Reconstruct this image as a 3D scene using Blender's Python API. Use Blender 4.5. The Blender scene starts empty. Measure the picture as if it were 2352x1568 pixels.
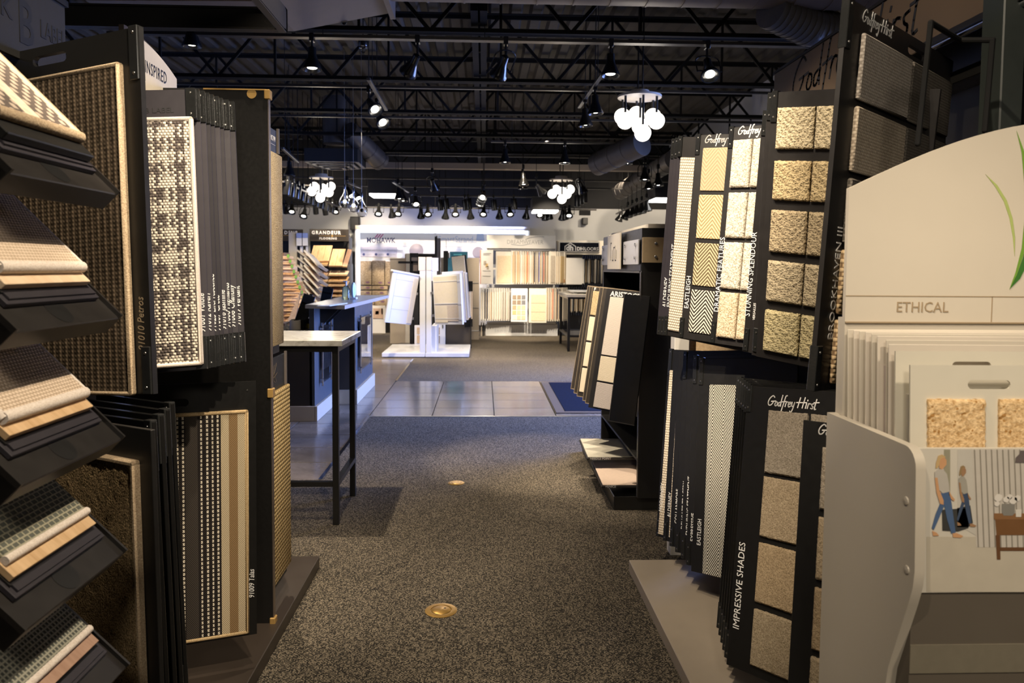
import bpy, bmesh, math, random
from mathutils import Vector, Matrix, Euler, noise as mnoise
random.seed(7)
S = bpy.context.scene
COL = S.collection
V = Vector
PI = math.pi

# ---------------------------------------------------------------- camera
F = 1735.0; YAW = math.radians(2.18); PIT = math.radians(3.2); ROL = math.radians(.43); SH = -72.0
EYE = V((0, 0, 1.45))
_f = V((math.sin(YAW)*math.cos(PIT), math.cos(YAW)*math.cos(PIT), -math.sin(PIT)))
_r0 = V((math.cos(YAW), -math.sin(YAW), 0)); _u0 = _r0.cross(_f)
_r = _r0*math.cos(ROL) + _u0*math.sin(ROL); _u = _u0*math.cos(ROL) - _r0*math.sin(ROL)
cam = bpy.data.cameras.new('camera'); camo = bpy.data.objects.new('camera', cam); COL.objects.link(camo)
cam.sensor_fit = 'HORIZONTAL'; cam.sensor_width = 36.0; cam.lens = F/2352*36.0
cam.shift_y = SH/2352.0
camo.matrix_world = Matrix(((_r.x, _u.x, -_f.x, EYE.x), (_r.y, _u.y, -_f.y, EYE.y), (_r.z, _u.z, -_f.z, EYE.z), (0, 0, 0, 1)))
cam.clip_start = .05
cam.dof.use_dof = True; cam.dof.focus_distance = 2.75; cam.dof.aperture_fstop = 5.6
S.camera = camo

def at(px, py, X=None, Y=None, Z=None):
    """a point of the room seen at a pixel of the photograph, on a known plane"""
    d = _f + _r*((px-1176)/F) - _u*((py-784-SH)/F)
    t = (X-EYE.x)/d.x if X is not None else (Y-EYE.y)/d.y if Y is not None else (Z-EYE.z)/d.z
    return EYE + d*t

# ---------------------------------------------------------------- world, exposure, lights
S.view_settings.view_transform = 'Standard'; S.view_settings.look = 'None'
S.view_settings.gamma = 1.0; S.view_settings.use_curve_mapping = False
S.view_settings.exposure = 0.12
w = bpy.data.worlds.new('world'); S.world = w; w.use_nodes = True
w.node_tree.nodes['Background'].inputs[0].default_value = (.75, .68, .6, 1)
w.node_tree.nodes['Background'].inputs[1].default_value = .02
S.cycles.max_bounces = 6; S.cycles.diffuse_bounces = 3; S.cycles.glossy_bounces = 3
S.cycles.transmission_bounces = 6; S.cycles.sample_clamp_indirect = 4.0
S.cycles.caustics_reflective = False; S.cycles.caustics_refractive = False

WARM = (1, .84, .64); WARM2 = (1, .88, .72); DAY = (.25, .39, 1.0)
def spot(pos, target, power, angle=60, col=WARM, blend=.55, rad=.03):
    l = bpy.data.lights.new('spot_beam', 'SPOT'); o = bpy.data.objects.new('spot_beam', l); COL.objects.link(o)
    o.location = pos; o.rotation_euler = (V(target)-V(pos)).to_track_quat('-Z', 'Y').to_euler()
    l.energy = power; l.color = col; l.spot_size = math.radians(angle); l.spot_blend = blend; l.shadow_soft_size = rad
    return o
def area(pos, target, sx, sy, power, col, spread=180):
    l = bpy.data.lights.new('area_light', 'AREA'); o = bpy.data.objects.new('area_light', l); COL.objects.link(o)
    l.spread = math.radians(spread); l.shape = 'RECTANGLE'; l.size = sx; l.size_y = sy; l.energy = power; l.color = col
    o.location = pos; o.rotation_euler = (V(target)-V(pos)).to_track_quat('-Z', 'Y').to_euler()
    return o
# daylight through the shopfront glazing in the right wall
area((4.5, 8.35, 1.75), (0, 8.2, .2), 3.6, 2.7, 540, DAY, 105)
# track lamps above and behind the camera (their beams, and one added beam)
spot((.75, 1.55, 3.45), (-.85, 1.42, 1.1), 300, 42)
spot((.35, .55, 3.45), (-1.0, 2.45, 1.4), 370, 36)
spot((-.15, 1.75, 3.45), (-.85, 2.6, .65), 150, 44)
spot((-.75, 1.75, 3.45), (.95, 3.02, 1.6), 640, 31)
spot((-.6, .5, 3.45), (1.05, 2.35, 1.55), 270, 38)
spot((-.3, 1.0, 3.45), (.95, 2.6, .45), 120, 46)
spot((1.15, -.5, 3.45), (1.3, 1.42, .98), 215, 36, WARM, .8, .12)
spot((-.55, -.1, 3.45), (.74, 1.4, .75), 110, 36)  # beam added to brighten the white stand's side panel, no lamp built
spot((-.55, 2.7, 3.45), (-.8, 3.1, 1.2), 150, 60)
# fill light added behind the camera; the unseen chandelier built for it is invented
gl = bpy.data.lights.new('globe_and_fill_glow', 'POINT'); go_ = bpy.data.objects.new('globe_and_fill_glow', gl); COL.objects.link(go_)
go_.location = (.1, -1.1, 2.55); gl.energy = 80; gl.color = WARM2; gl.shadow_soft_size = .2
# ---------------------------------------------------------------- mesh builder
class MB:
    def __init__(s): s.v = []; s.f = []; s.m = []
    def add(s, vs, fs, mi=0):
        b = len(s.v); s.v += [tuple(p) for p in vs]; s.f += [tuple(i+b for i in f) for f in fs]; s.m += [mi]*len(fs); return s
    def box(s, x0, x1, y0, y1, z0, z1, mi=0, M=None, c=0.0):
        if c > 0:
            bm = bmesh.new(); bmesh.ops.create_cube(bm, size=1)
            for q in bm.verts: q.co = V(((x0+x1)/2+q.co.x*(x1-x0), (y0+y1)/2+q.co.y*(y1-y0), (z0+z1)/2+q.co.z*(z1-z0)))
            bmesh.ops.bevel(bm, geom=bm.edges[:], offset=c, segments=1 if c < .006 else 2, affect='EDGES', profile=.5)
            bm.verts.index_update()
            vs = [q.co.copy() for q in bm.verts]; fs = [[q.index for q in f.verts] for f in bm.faces]; bm.free()
        else:
            vs = [V((x, y, z)) for z in (z0, z1) for y in (y0, y1) for x in (x0, x1)]
            fs = [(0, 2, 3, 1), (4, 5, 7, 6), (0, 1, 5, 4), (2, 6, 7, 3), (0, 4, 6, 2), (1, 3, 7, 5)]
        if M is not None: vs = [M @ p for p in vs]
        return s.add(vs, fs, mi)
    def prism(s, poly, d0, d1, M=None, mi=0):
        """polygon in local x,y extruded along z from d0 to d1"""
        n = len(poly); vs = [V((x, y, d0)) for x, y in poly]+[V((x, y, d1)) for x, y in poly]
        fs = [tuple(range(n-1, -1, -1)), tuple(range(n, 2*n))]+[(i, (i+1) % n, n+(i+1) % n, n+i) for i in range(n)]
        if M is not None: vs = [M @ p for p in vs]
        return s.add(vs, fs, mi)
    def cyl(s, p0, p1, r, n=10, r1=None, mi=0):
        p0 = V(p0); p1 = V(p1); d = (p1-p0).normalized(); a = d.orthogonal().normalized(); b = d.cross(a); r1 = r if r1 is None else r1
        vs = [p0+(a*math.cos(2*PI*i/n)+b*math.sin(2*PI*i/n))*r for i in range(n)]+[p1+(a*math.cos(2*PI*i/n)+b*math.sin(2*PI*i/n))*r1 for i in range(n)]
        fs = [tuple(range(n-1, -1, -1)), tuple(range(n, 2*n))]+[(i, (i+1) % n, n+(i+1) % n, n+i) for i in range(n)]
        return s.add(vs, fs, mi)
    def tube(s, pts, r, n=6, mi=0):
        for a, b in zip(pts, pts[1:]): s.cyl(a, b, r, n, mi=mi)
        return s
    def lathe(s, prof, n=16, c=(0, 0, 0), mi=0, M=None):
        vs = []; fs = []
        for r, z in prof:
            for i in range(n): vs.append(V((c[0]+r*math.cos(2*PI*i/n), c[1]+r*math.sin(2*PI*i/n), c[2]+z)))
        for k in range(len(prof)-1):
            for i in range(n): fs.append((k*n+i, k*n+(i+1) % n, (k+1)*n+(i+1) % n, (k+1)*n+i))
        if M is not None: vs = [M @ p for p in vs]
        return s.add(vs, fs, mi)
    def ball(s, c, r, n=16, mi=0):
        return s.lathe([(max(1e-4, r*math.sin(PI*k/n)), -r*math.cos(PI*k/n)) for k in range(n+1)], n, c, mi)
    def quad(s, a, b, c, d, mi=0): return s.add([a, b, c, d], [(0, 1, 2, 3)], mi)
    def mesh(s, name, mats, off=None, smooth=False):
        me = bpy.data.meshes.new(name); o = V(off) if off is not None else V((0, 0, 0))
        me.from_pydata([tuple(V(p)-o) for p in s.v], [], s.f)
        for q in (mats if isinstance(mats, (list, tuple)) else [mats]): me.materials.append(q)
        if any(s.m): me.polygons.foreach_set('material_index', s.m)
        bm = bmesh.new(); bm.from_mesh(me); bmesh.ops.recalc_face_normals(bm, faces=bm.faces[:]); bm.to_mesh(me); bm.free()
        if smooth:
            for p in me.polygons: p.use_smooth = True
            if hasattr(me, 'set_sharp_from_angle'): me.set_sharp_from_angle(angle=math.radians(42))
        me.update(); return me

def link(name, me, parent=None, M=None):
    o = bpy.data.objects.new(name, me); COL.objects.link(o)
    if parent is not None: o.parent = parent
    if M is not None: o.matrix_basis = M
    return o
def tag(o, label=None, cat=None, group=None, kind=None):
    for k, x in (('label', label), ('category', cat), ('group', group), ('kind', kind)):
        if x: o[k] = x
    return o
def thing(name, label, cat, M=None, group=None):
    o = bpy.data.objects.new(name, None); COL.objects.link(o); o.empty_display_size = .1
    if M is not None: o.matrix_basis = M if isinstance(M, Matrix) else Matrix.Translation(V(M))
    return tag(o, label, cat, group)
def part(name, mb, mats, root, smooth=False, label=None, world=True, M=None):
    """one mesh part; world=True: the builder holds room coordinates and the root stands at a plain location"""
    off = root.matrix_basis.translation if (world and root is not None) else None
    if world and root is not None and root.parent is not None: off = root.parent.matrix_basis.translation + root.matrix_basis.translation
    o = link(name, mb.mesh(name, mats, off, smooth), root, M)
    if label: o['label'] = label
    return o
def T(x, y, z): return Matrix.Translation((x, y, z))
def frame(O, u, v):
    u = V(u).normalized(); v = V(v); v = (v-u*v.dot(u)).normalized(); n = u.cross(v)
    return Matrix(((u.x, v.x, n.x, O[0]), (u.y, v.y, n.y, O[1]), (u.z, v.z, n.z, O[2]), (0, 0, 0, 1)))
def frameV(O, u, v):
    """as frame(), keeping v exact and bending u"""
    v = V(v).normalized(); u = V(u); u = (u-v*u.dot(v)).normalized(); n = u.cross(v)
    return Matrix(((u.x, v.x, n.x, O[0]), (u.y, v.y, n.y, O[1]), (u.z, v.z, n.z, O[2]), (0, 0, 0, 1)))

# ---------------------------------------------------------------- materials
class NT:
    def __init__(s, name):
        s.mat = bpy.data.materials.new(name); s.mat.use_nodes = True; s.t = s.mat.node_tree; s.n = s.t.nodes
        s.b = s.n['Principled BSDF']; s._tc = None
    def lk(s, a, b):
        if hasattr(a, 'is_output'): s.t.links.new(a, b)
        else:
            try: b.default_value = a
            except Exception: b.default_value = tuple(a)+(1,) if len(a) == 3 else a
    def math(s, op, a, b=0.0, c=None, clamp=False):
        n = s.n.new('ShaderNodeMath'); n.operation = op; n.use_clamp = clamp; s.lk(a, n.inputs[0]); s.lk(b, n.inputs[1])
        if c is not None: s.lk(c, n.inputs[2])
        return n.outputs[0]
    def co(s):
        if s._tc is None:
            tc = s.n.new('ShaderNodeTexCoord'); sx = s.n.new('ShaderNodeSeparateXYZ'); s.t.links.new(tc.outputs['Object'], sx.inputs[0])
            s._tc = tc.outputs['Object']; s.x, s.y, s.z = sx.outputs
        return s._tc
    def comb(s, x, y, z=0.0):
        n = s.n.new('ShaderNodeCombineXYZ'); s.lk(x, n.inputs[0]); s.lk(y, n.inputs[1]); s.lk(z, n.inputs[2]); return n.outputs[0]
    def noise(s, vec, scale, det=2.0, rough=.5, dist=0.0):
        n = s.n.new('ShaderNodeTexNoise'); s.lk(vec, n.inputs['Vector']); n.inputs['Scale'].default_value = scale
        n.inputs['Detail'].default_value = det; n.inputs['Roughness'].default_value = rough; n.inputs['Distortion'].default_value = dist; return n.outputs[0]
    def white(s, vec):
        n = s.n.new('ShaderNodeTexWhiteNoise'); n.noise_dimensions = '3D'; s.lk(vec, n.inputs['Vector']); return n.outputs['Value']
    def voro(s, vec, scale, out='Distance'):
        n = s.n.new('ShaderNodeTexVoronoi'); s.lk(vec, n.inputs['Vector']); n.inputs['Scale'].default_value = scale; return n.outputs[out]
    def mix(s, f, a, b):
        n = s.n.new('ShaderNodeMix'); n.data_type = 'RGBA'; s.lk(f, n.inputs[0]); s.lk(a, n.inputs[6]); s.lk(b, n.inputs[7]); return n.outputs[2]
    def ramp(s, f, stops, const=False):
        n = s.n.new('ShaderNodeValToRGB'); s.lk(f, n.inputs[0]); cr = n.color_ramp
        if const: cr.interpolation = 'CONSTANT'
        while len(cr.elements) < len(stops): cr.elements.new(.5)
        for e, (p, c) in zip(cr.elements, stops): e.position = p; e.color = tuple(c)+(1,) if len(c) == 3 else c
        return n.outputs[0]
    def out(s, col, rough=.8, metal=0.0, h=None, dist=.003, strength=1.0, spec=None):
        s.lk(col, s.b.inputs['Base Color']); s.lk(rough, s.b.inputs['Roughness']); s.lk(metal, s.b.inputs['Metallic'])
        if spec is not None: s.b.inputs['Specular IOR Level'].default_value = spec
        if h is not None:
            n = s.n.new('ShaderNodeBump'); n.inputs['Distance'].default_value = dist; n.inputs['Strength'].default_value = strength
            s.lk(h, n.inputs['Height']); s.t.links.new(n.outputs[0], s.b.inputs['Normal'])
        return s.mat

def srgb(r, g, b):
    f = lambda c: ((c/255+.055)/1.055)**2.4 if c > 10 else c/255/12.92
    return (f(r), f(g), f(b))
def plain(name, col, rough=.5, metal=0.0, grain=.06, gs=60, spec=None, bump=0.0):
    t = NT(name); t.co(); n = t.noise(t._tc, gs, 3, .6)
    k = t.mix(n, tuple(c*(1-grain*2) for c in col), tuple(min(1, c*(1+grain*2)) for c in col))
    r = t.math('MULTIPLY_ADD', n, .12, rough-.06)
    return t.out(k, r, metal, n if bump else None, .001, bump, spec)
def emit(name, col, st, sample=True):
    t = NT(name); t.b.inputs['Base Color'].default_value = (0, 0, 0, 1)
    t.b.inputs['Emission Color'].default_value = tuple(col)+(1,); t.b.inputs['Emission Strength'].default_value = st
    if not sample: t.mat.cycles.emission_sampling = 'NONE'
    return t.mat

M_black = plain('black_board', (.008, .0077, .0073), .4, 0, .1, 40)
M_board = plain('dark_sample_board', (.0135, .0118, .0115), .45, 0, .1, 30)
M_purple = plain('plum_black_board', (.022, .0185, .024), .5, 0, .08, 30)
M_blackmetal = plain('black_powder_coat', (.010, .0095, .009), .34, 0, .1, 80)
M_gloss = plain('gloss_black_plastic', (.006, .006, .006), .2, 0, .1, 30)
M_clip = plain('smoky_black_clip', (.014, .0145, .0145), .2, 0, .12, 30)
M_plinth = plain('taupe_laminate', (.40, .335, .26), .42, 0, .04, 12)
M_plinthd = plain('dark_brown_laminate', (.040, .030, .023), .4, 0, .05, 12)
M_rivet = plain('steel_rivet', (.45, .44, .42), .3, 1)
M_steel = plain('brushed_steel', (.42, .42, .43), .3, 1)
M_chrome = plain('chrome', (.7, .7, .72), .12, 1)
M_gold = plain('gold_clip', (.58, .36, .12), .35, .4)
M_trackm = plain('grey_track_metal', (.06, .056, .052), .35, .6)
M_white = plain('white_laminate', (.72, .69, .64), .38, 0, .02, 8)
M_cool = plain('cool_white_laminate', (.72, .72, .72), .3, 0, .02, 8)
M_cream = plain('cream_card', (.66, .60, .50), .6, 0, .04, 20)
M_print = plain('white_ink', (.82, .81, .79), .6, 0, .02)
M_ink = plain('black_ink', (.008, .008, .009), .6, 0, .02)
M_tanink = plain('tan_ink', (.28, .21, .13), .6, 0, .02)
M_wall = plain('pale_grey_wall_paint', (.58, .58, .57), .85, 0, .02, 5)
M_wallblack = plain('black_ceiling_paint', (.009, .009, .010), .8, 0, .1, 5)
M_deck = plain('dusty_black_deck', (.046, .038, .030), .7, 0, .25, 7)
M_joist = plain('black_steel_joist', (.0075, .007, .0065), .75, 0, .2, 10, .2)
M_duct = plain('brown_black_duct', (.15, .110, .080), .5, .1, .12, 9)
M_ductgrey = plain('galvanised_duct', (.11, .10, .092), .45, .3, .12, 9)
M_bulb = emit('lit_lamp_lens', (1, .93, .82), 14, False)
M_bulboff = plain('unlit_lamp_lens', (.10, .095, .09), .15, .3)
M_globe = emit('lit_opal_globe', (1, .92, .82), 3.2)
M_tube = emit('fluorescent_diffuser', (1, .97, .93), 7.0)
M_led = emit('cool_led_strip', (.74, .80, 1.0), 2.2)
M_counter = plain('slate_blue_laminate', (.055, .062, .072), .42, 0, .05, 10)
M_counterbr = plain('dark_brown_panel', (.036, .027, .019), .5, 0, .06, 10)
M_kick = plain('beige_kick_plate', (.50, .42, .31), .45, 0, .03, 10)
M_top = plain('grey_counter_laminate', (.36, .34, .33), .3, 0, .04, 30)
M_oak = None

def glass(name='clear_glass', tint=(1, 1, 1), rough=.0):
    t = NT(name); t.b.inputs['Base Color'].default_value = tuple(tint)+(1,); t.b.inputs['Roughness'].default_value = rough
    t.b.inputs['Transmission Weight'].default_value = 1.0; t.b.inputs['IOR'].default_value = 1.45
    return t.mat
M_glass = glass(); M_acryl = glass('frosted_acrylic', (.93, .94, 1), .25)

def floor_carpet(name, dark, light, blue=0):
    t = NT(name); t.co()
    n1 = t.noise(t._tc, 230, 2, .7); n2 = t.noise(t._tc, 1.3, 2, .5)
    row = t.math('MULTIPLY', t.math('SINE', t.math('MULTIPLY', t.x, 2*PI/.013)), t.math('SINE', t.math('MULTIPLY', t.y, 2*PI/.013)))
    cell = t.white(t.comb(t.math('FLOOR', t.math('MULTIPLY', t.x, 1/.0052)), t.math('FLOOR', t.math('MULTIPLY', t.y, 1/.0075)), 0.0))
    k = t.math('ADD', t.math('MULTIPLY', n1, 1.1), t.math('MULTIPLY', row, .07)); k = t.math('ADD', k, t.math('MULTIPLY', cell, .34))
    k = t.math('ADD', k, t.math('MULTIPLY', n2, .08))
    c = t.ramp(k, [(.60, dark), (.80, tuple((a*2+b)/3 for a, b in zip(dark, light))), (1.0, light)])
    return t.out(c, .92, 0, k, .004, .7, .15)
M_floor = floor_carpet('charcoal_tan_carpet', (.009, .0085, .008), (.27, .225, .165))
M_floorfar = floor_carpet('brown_grey_carpet', (.062, .052, .040), (.27, .22, .155))
def mat_tile():
    t = NT('polished_stone_tile'); t.co()
    ob = t.n.new('ShaderNodeObjectInfo'); v = t.n.new('ShaderNodeVectorMath'); v.operation = 'ADD'
    t.t.links.new(t._tc, v.inputs[0]); t.t.links.new(ob.outputs['Location'], v.inputs[1])
    n = t.noise(v.outputs[0], 2.2, 6, .62, .4); m = t.noise(v.outputs[0], 40, 3, .6)
    k = t.math('ADD', n, t.math('MULTIPLY', m, .15)); k = t.math('ADD', k, t.math('MULTIPLY', ob.outputs['Random'], .12))
    c = t.ramp(k, [(.35, (.075, .063, .050)), (.62, (.15, .125, .10)), (.85, (.24, .20, .165))])
    return t.out(c, t.math('MULTIPLY_ADD', m, .10, .11), 0, n, .0006, .2)
M_tile = mat_tile()
M_grout = plain('dark_grout', (.03, .027, .024), .9)

def wood(name, c1, c2, scale=18, along='x', rough=.42, plank=0.0):
    t = NT(name); t.co()
    a, b = (t.x, t.y) if along == 'x' else (t.y, t.x)
    n = t.noise(t.comb(t.math('MULTIPLY', a, .12), b, t.z), scale*3, 5, .65, .8)
    k = n
    if plank: k = t.math('ADD', k, t.math('MULTIPLY', t.white(t.comb(t.math('FLOOR', t.math('MULTIPLY', b, 1/plank)), 0.0, 0.0)), .35))
    return t.out(t.ramp(k, [(.3, c1), (.75, c2)]), rough, 0, n, .0008, .3)
M_oakpale = wood('pale_oak', (.50, .31, .15), (.74, .52, .30), 14, 'y')
M_maple = wood('blond_maple', (.68, .48, .30), (.84, .66, .46), 10, 'y')
M_oakhoney = wood('honey_oak', (.52, .29, .11), (.68, .42, .19), 12, 'y')
M_oakrose = wood('rose_brown_oak', (.32, .185, .12), (.47, .30, .21), 16, 'y')
M_walnut = wood('walnut', (.11, .06, .035), (.20, .11, .065), 14, 'y')
M_greyoak = wood('grey_brown_oak', (.16, .12, .10), (.28, .22, .18), 14, 'y')
M_marble = None
def marble():
    t = NT('white_marble'); t.co(); n = t.noise(t._tc, 7, 7, .66, 1.4); m = t.noise(t.comb(t.math('MULTIPLY', t.x, .25), t.y, t.z), 26, 4, .6)
    k = t.math('ADD', t.math('MULTIPLY', n, .7), t.math('MULTIPLY', m, .35))
    return t.out(t.ramp(k, [(.36, (.20, .19, .16)), (.47, (.58, .56, .50)), (.7, (.80, .78, .73))]), .22, 0)
M_marble = marble()

# carpets: local x across, y up, z out of the face
def pile(name, c1, c2, scale=260, bump=.004, speck=None, big=0.0, amt=.5):
    t = NT(name); t.co(); n = t.noise(t._tc, scale, 2, .75); v = t.voro(t._tc, scale*1.1)
    k = t.math('ADD', t.math('MULTIPLY', n, .85), t.math('MULTIPLY', v, .25))
    if big: k = t.math('ADD', k, t.math('MULTIPLY', t.math('SUBTRACT', t.noise(t._tc, 30, 3), .5), big))
    c = t.ramp(k, [(.34, c1), (.72, c2)])
    if speck: c = t.mix(t.math('GREATER_THAN', t.noise(t._tc, scale*.8, 1), .68), c, speck)
    return t.out(c, .95, 0, k, bump, amt, .1)
def shaggy(name, c1, c2, per=.024, slant=1.0):
    """cut pile with slanting broken ridges that turn half way across"""
    t = NT(name); t.co(); d = t.noise(t._tc, 16, 2, .6)
    tri = t.math('PINGPONG', t.x, .075)
    ph = t.math('ADD', t.math('MULTIPLY', t.math('ADD', t.math('MULTIPLY', tri, slant), t.y), 2*PI/per), t.math('MULTIPLY', d, 9.0))
    s = t.math('MULTIPLY_ADD', t.math('SINE', ph), .5, .5); n = t.noise(t._tc, 210, 2, .75); v = t.voro(t._tc, 150)
    k = t.math('ADD', t.math('MULTIPLY', s, .13), t.math('MULTIPLY', n, .62)); k = t.math('ADD', k, t.math('MULTIPLY', v, .38))
    return t.out(t.ramp(k, [(.30, c1), (.66, c2)]), .95, 0, k, .011, .9, .1)
def herring(name, dark, light, half=.047, per=.0165, rise=1.25, duty=.12, bump=.5):
    t = NT(name); t.co(); tri = t.math('PINGPONG', t.math('ADD', t.x, half*.55), half)
    ph = t.math('MULTIPLY', t.math('ADD', t.y, t.math('MULTIPLY', tri, rise)), 2*PI/per)
    s = t.math('SINE', ph); th = t.math('MULTIPLY', t.math('SINE', t.math('MULTIPLY', t.x, 2*PI/.0042)), .25)
    n = t.math('MULTIPLY', t.math('SUBTRACT', t.noise(t._tc, 300, 2), .5), .9)
    k = t.math('ADD', t.math('ADD', s, th), t.math('ADD', n, duty))
    f = t.math('MULTIPLY_ADD', k, 1.3, .5, True)
    return t.out(t.mix(f, dark, light), .9, 0, k, .002, bump, .1)
def basket(name, c1, c2, px=.011, py=.0085, bump=.8, rnd=.5):
    """rows of raised knots, each row offset by half a knot"""
    t = NT(name); t.co(); ry = t.math('MULTIPLY', t.y, 1/py); row = t.math('FLOOR', ry)
    sx = t.math('ADD', t.math('MULTIPLY', t.x, 1/px), t.math('MULTIPLY', t.math('MODULO', row, 2.0), .5)); cell = t.math('FLOOR', sx)
    kx = t.math('SINE', t.math('MULTIPLY', t.math('FRACT', sx), PI)); ky = t.math('SINE', t.math('MULTIPLY', t.math('FRACT', ry), PI))
    h = t.math('POWER', t.math('MULTIPLY', kx, ky), .6); r = t.white(t.comb(cell, row, 0.0)); n = t.noise(t._tc, 400, 2)
    k = t.math('MULTIPLY', h, t.math('ADD', t.math('MULTIPLY_ADD', r, rnd, 1-rnd), t.math('MULTIPLY', n, .25)))
    return t.out(t.ramp(k, [(.10, c1), (.72, c2)]), .9, 0, h, .0035, bump, .1)
def plaid():
    t = NT('cream_black_plaid_weave'); t.co(); px, py = .0100, .0088
    ry = t.math('MULTIPLY', t.y, 1/py); row = t.math('FLOOR', ry)
    sx = t.math('ADD', t.math('MULTIPLY', t.x, 1/px), t.math('MULTIPLY', t.math('MODULO', row, 2.0), .5)); cell = t.math('FLOOR', sx)
    kx = t.math('SINE', t.math('MULTIPLY', t.math('FRACT', sx), PI)); ky = t.math('SINE', t.math('MULTIPLY', t.math('FRACT', ry), PI))
    h = t.math('POWER', t.math('MULTIPLY', kx, ky), .55)
    bx = t.math('LESS_THAN', t.math('FRACT', t.math('ADD', t.math('MULTIPLY', t.x, 1/.066), .80)), .50)
    by = t.math('LESS_THAN', t.math('FRACT', t.math('ADD', t.math('MULTIPLY', t.y, 1/.079), .30)), .55)
    p = t.math('ADD', t.math('ADD', t.math('MULTIPLY', bx, .36), t.math('MULTIPLY', by, .34)), .03)
    r = t.math('ADD', t.math('MULTIPLY_ADD', t.math('FRACT', t.math('MULTIPLY', cell, .5)), 1.0, .20), t.math('MULTIPLY', t.math('SUBTRACT', t.white(t.comb(cell, row, 0.0)), .5), .45)); n = t.noise(t._tc, 200, 2)
    dark = t.math('MULTIPLY_ADD', t.math('SUBTRACT', t.math('ADD', p, t.math('MULTIPLY', t.math('SUBTRACT', n, .5), .12)), r), 5, .5, True)
    c = t.mix(dark, (.76, .68, .56), (.095, .080, .075))
    c = t.mix(t.math('POWER', h, .5), (.10, .075, .06), c)
    return t.out(c, .92, 0, h, .004, .9, .1)
def stripes():
    t = NT('black_tan_striped_weave'); t.co()
    tw = t.math('SINE', t.math('MULTIPLY', t.math('ADD', t.y, t.math('MULTIPLY', t.x, 1.3)), 2*PI/.0075))
    u = t.math('MULTIPLY', t.x, 1/.27)
    K = (.018, .015, .015); G = (.052, .044, .038); W = (.78, .70, .56); Cc = (.60, .49, .32); B = (.30, .19, .09)
    stops = [(0, K)]
    for q in (.045, .105, .165, .225): stops += [(q, W), (q+.022, K)]
    stops += [(.26, G), (.40, K)]
    for q in (.43, .50, .56, .62): stops += [(q, W), (q+.022, K)]
    stops += [(.665, Cc), (.76, B), (.86, Cc), (.965, B)]
    base = t.ramp(u, stops[:32], True)
    isw = t.ramp(u, [(p, (1, 1, 1) if c is W else (0, 0, 0)) for p, c in stops][:32], True)
    dash = t.math('GREATER_THAN', t.math('SINE', t.math('MULTIPLY', t.y, 2*PI/.0145)), -.55)
    c = t.mix(t.math('MULTIPLY', isw, t.math('SUBTRACT', 1.0, dash)), base, K)
    c = t.mix(t.math('MULTIPLY_ADD', tw, .16, .16), c, (.05, .04, .03))
    hh = t.math('ADD', t.math('MULTIPLY', tw, .3), isw)
    return t.out(c, .9, 0, hh, .002, .6, .1)
def ribbed(name, c1, c2, p1=.021):
    t = NT(name); t.co(); s = t.math('SINE', t.math('MULTIPLY', t.x, 2*PI/p1)); k1 = t.math('SINE', t.math('MULTIPLY', t.x, 2*PI/.0105))
    k2 = t.math('SINE', t.math('MULTIPLY', t.y, 2*PI/.0105)); n = t.noise(t._tc, 90, 2)
    h = t.math('MULTIPLY', t.math('MULTIPLY_ADD', k1, .5, .5), t.math('MULTIPLY_ADD', k2, .5, .5))
    k = t.math('ADD', t.math('MULTIPLY', h, .30), t.math('ADD', t.math('MULTIPLY', n, .55), t.math('MULTIPLY', s, .17)))
    return t.out(t.ramp(k, [(.15, c1), (.80, c2)]), .92, 0, h, .002, .45, .1)
def crosshatch(name, c1, c2, p=.012):
    t = NT(name); t.co(); a = t.math('SINE', t.math('MULTIPLY', t.x, 2*PI/p)); b = t.math('SINE', t.math('MULTIPLY', t.y, 2*PI/p))
    k = t.math('MULTIPLY_ADD', t.math('ADD', t.math('MAXIMUM', a, b), t.math('MULTIPLY', t.noise(t._tc, 200, 2), .4)), .5, .2)
    return t.out(t.ramp(k, [(.25, c1), (.75, c2)]), .9, 0, k, .003, .7, .1)
def dogtooth(name, c1, c2, p=.0095):
    t = NT(name); t.co(); w = t.n.new('ShaderNodeTexBrick'); v = t.comb(t.x, t.y, 0.0); t.lk(v, w.inputs['Vector'])
    w.inputs['Scale'].default_value = 1/p/2; w.inputs['Mortar Size'].default_value = .12; w.inputs['Mortar Smooth'].default_value = .6
    w.inputs['Brick Width'].default_value = .8; w.inputs['Row Height'].default_value = .55; w.offset = .33
    n = t.noise(t._tc, 250, 2); k = t.math('ADD', w.outputs['Fac'], t.math('MULTIPLY', t.math('SUBTRACT', n, .5), .5))
    return t.out(t.ramp(k, [(.15, c1), (.75, c2)]), .9, 0, w.outputs['Fac'], .003, .7, .1)
def fairisle():
    t = NT('fawn_charcoal_striped_weave'); t.co(); u = t.math('MULTIPLY', t.x, 1/.25)
    st = t.ramp(u, [(0, (.72, .58, .42)), (.07, (.13, .105, .09)), (.33, (.80, .68, .50)), (.50, (.13, .105, .09)), (.90, (.72, .56, .38))], True)
    r = t.math('MULTIPLY', t.math('SINE', t.math('MULTIPLY', t.x, 2*PI/.036)), t.math('SINE', t.math('MULTIPLY', t.y, 2*PI/.030)))
    fl = t.math('GREATER_THAN', t.math('ADD', r, t.math('MULTIPLY', t.math('SUBTRACT', t.noise(t._tc, 120), .5), .8)), .22)
    return t.out(t.mix(t.math('MULTIPLY', fl, .75), st, (.66, .54, .42)), .9, 0, r, .003, .5, .1)

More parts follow.
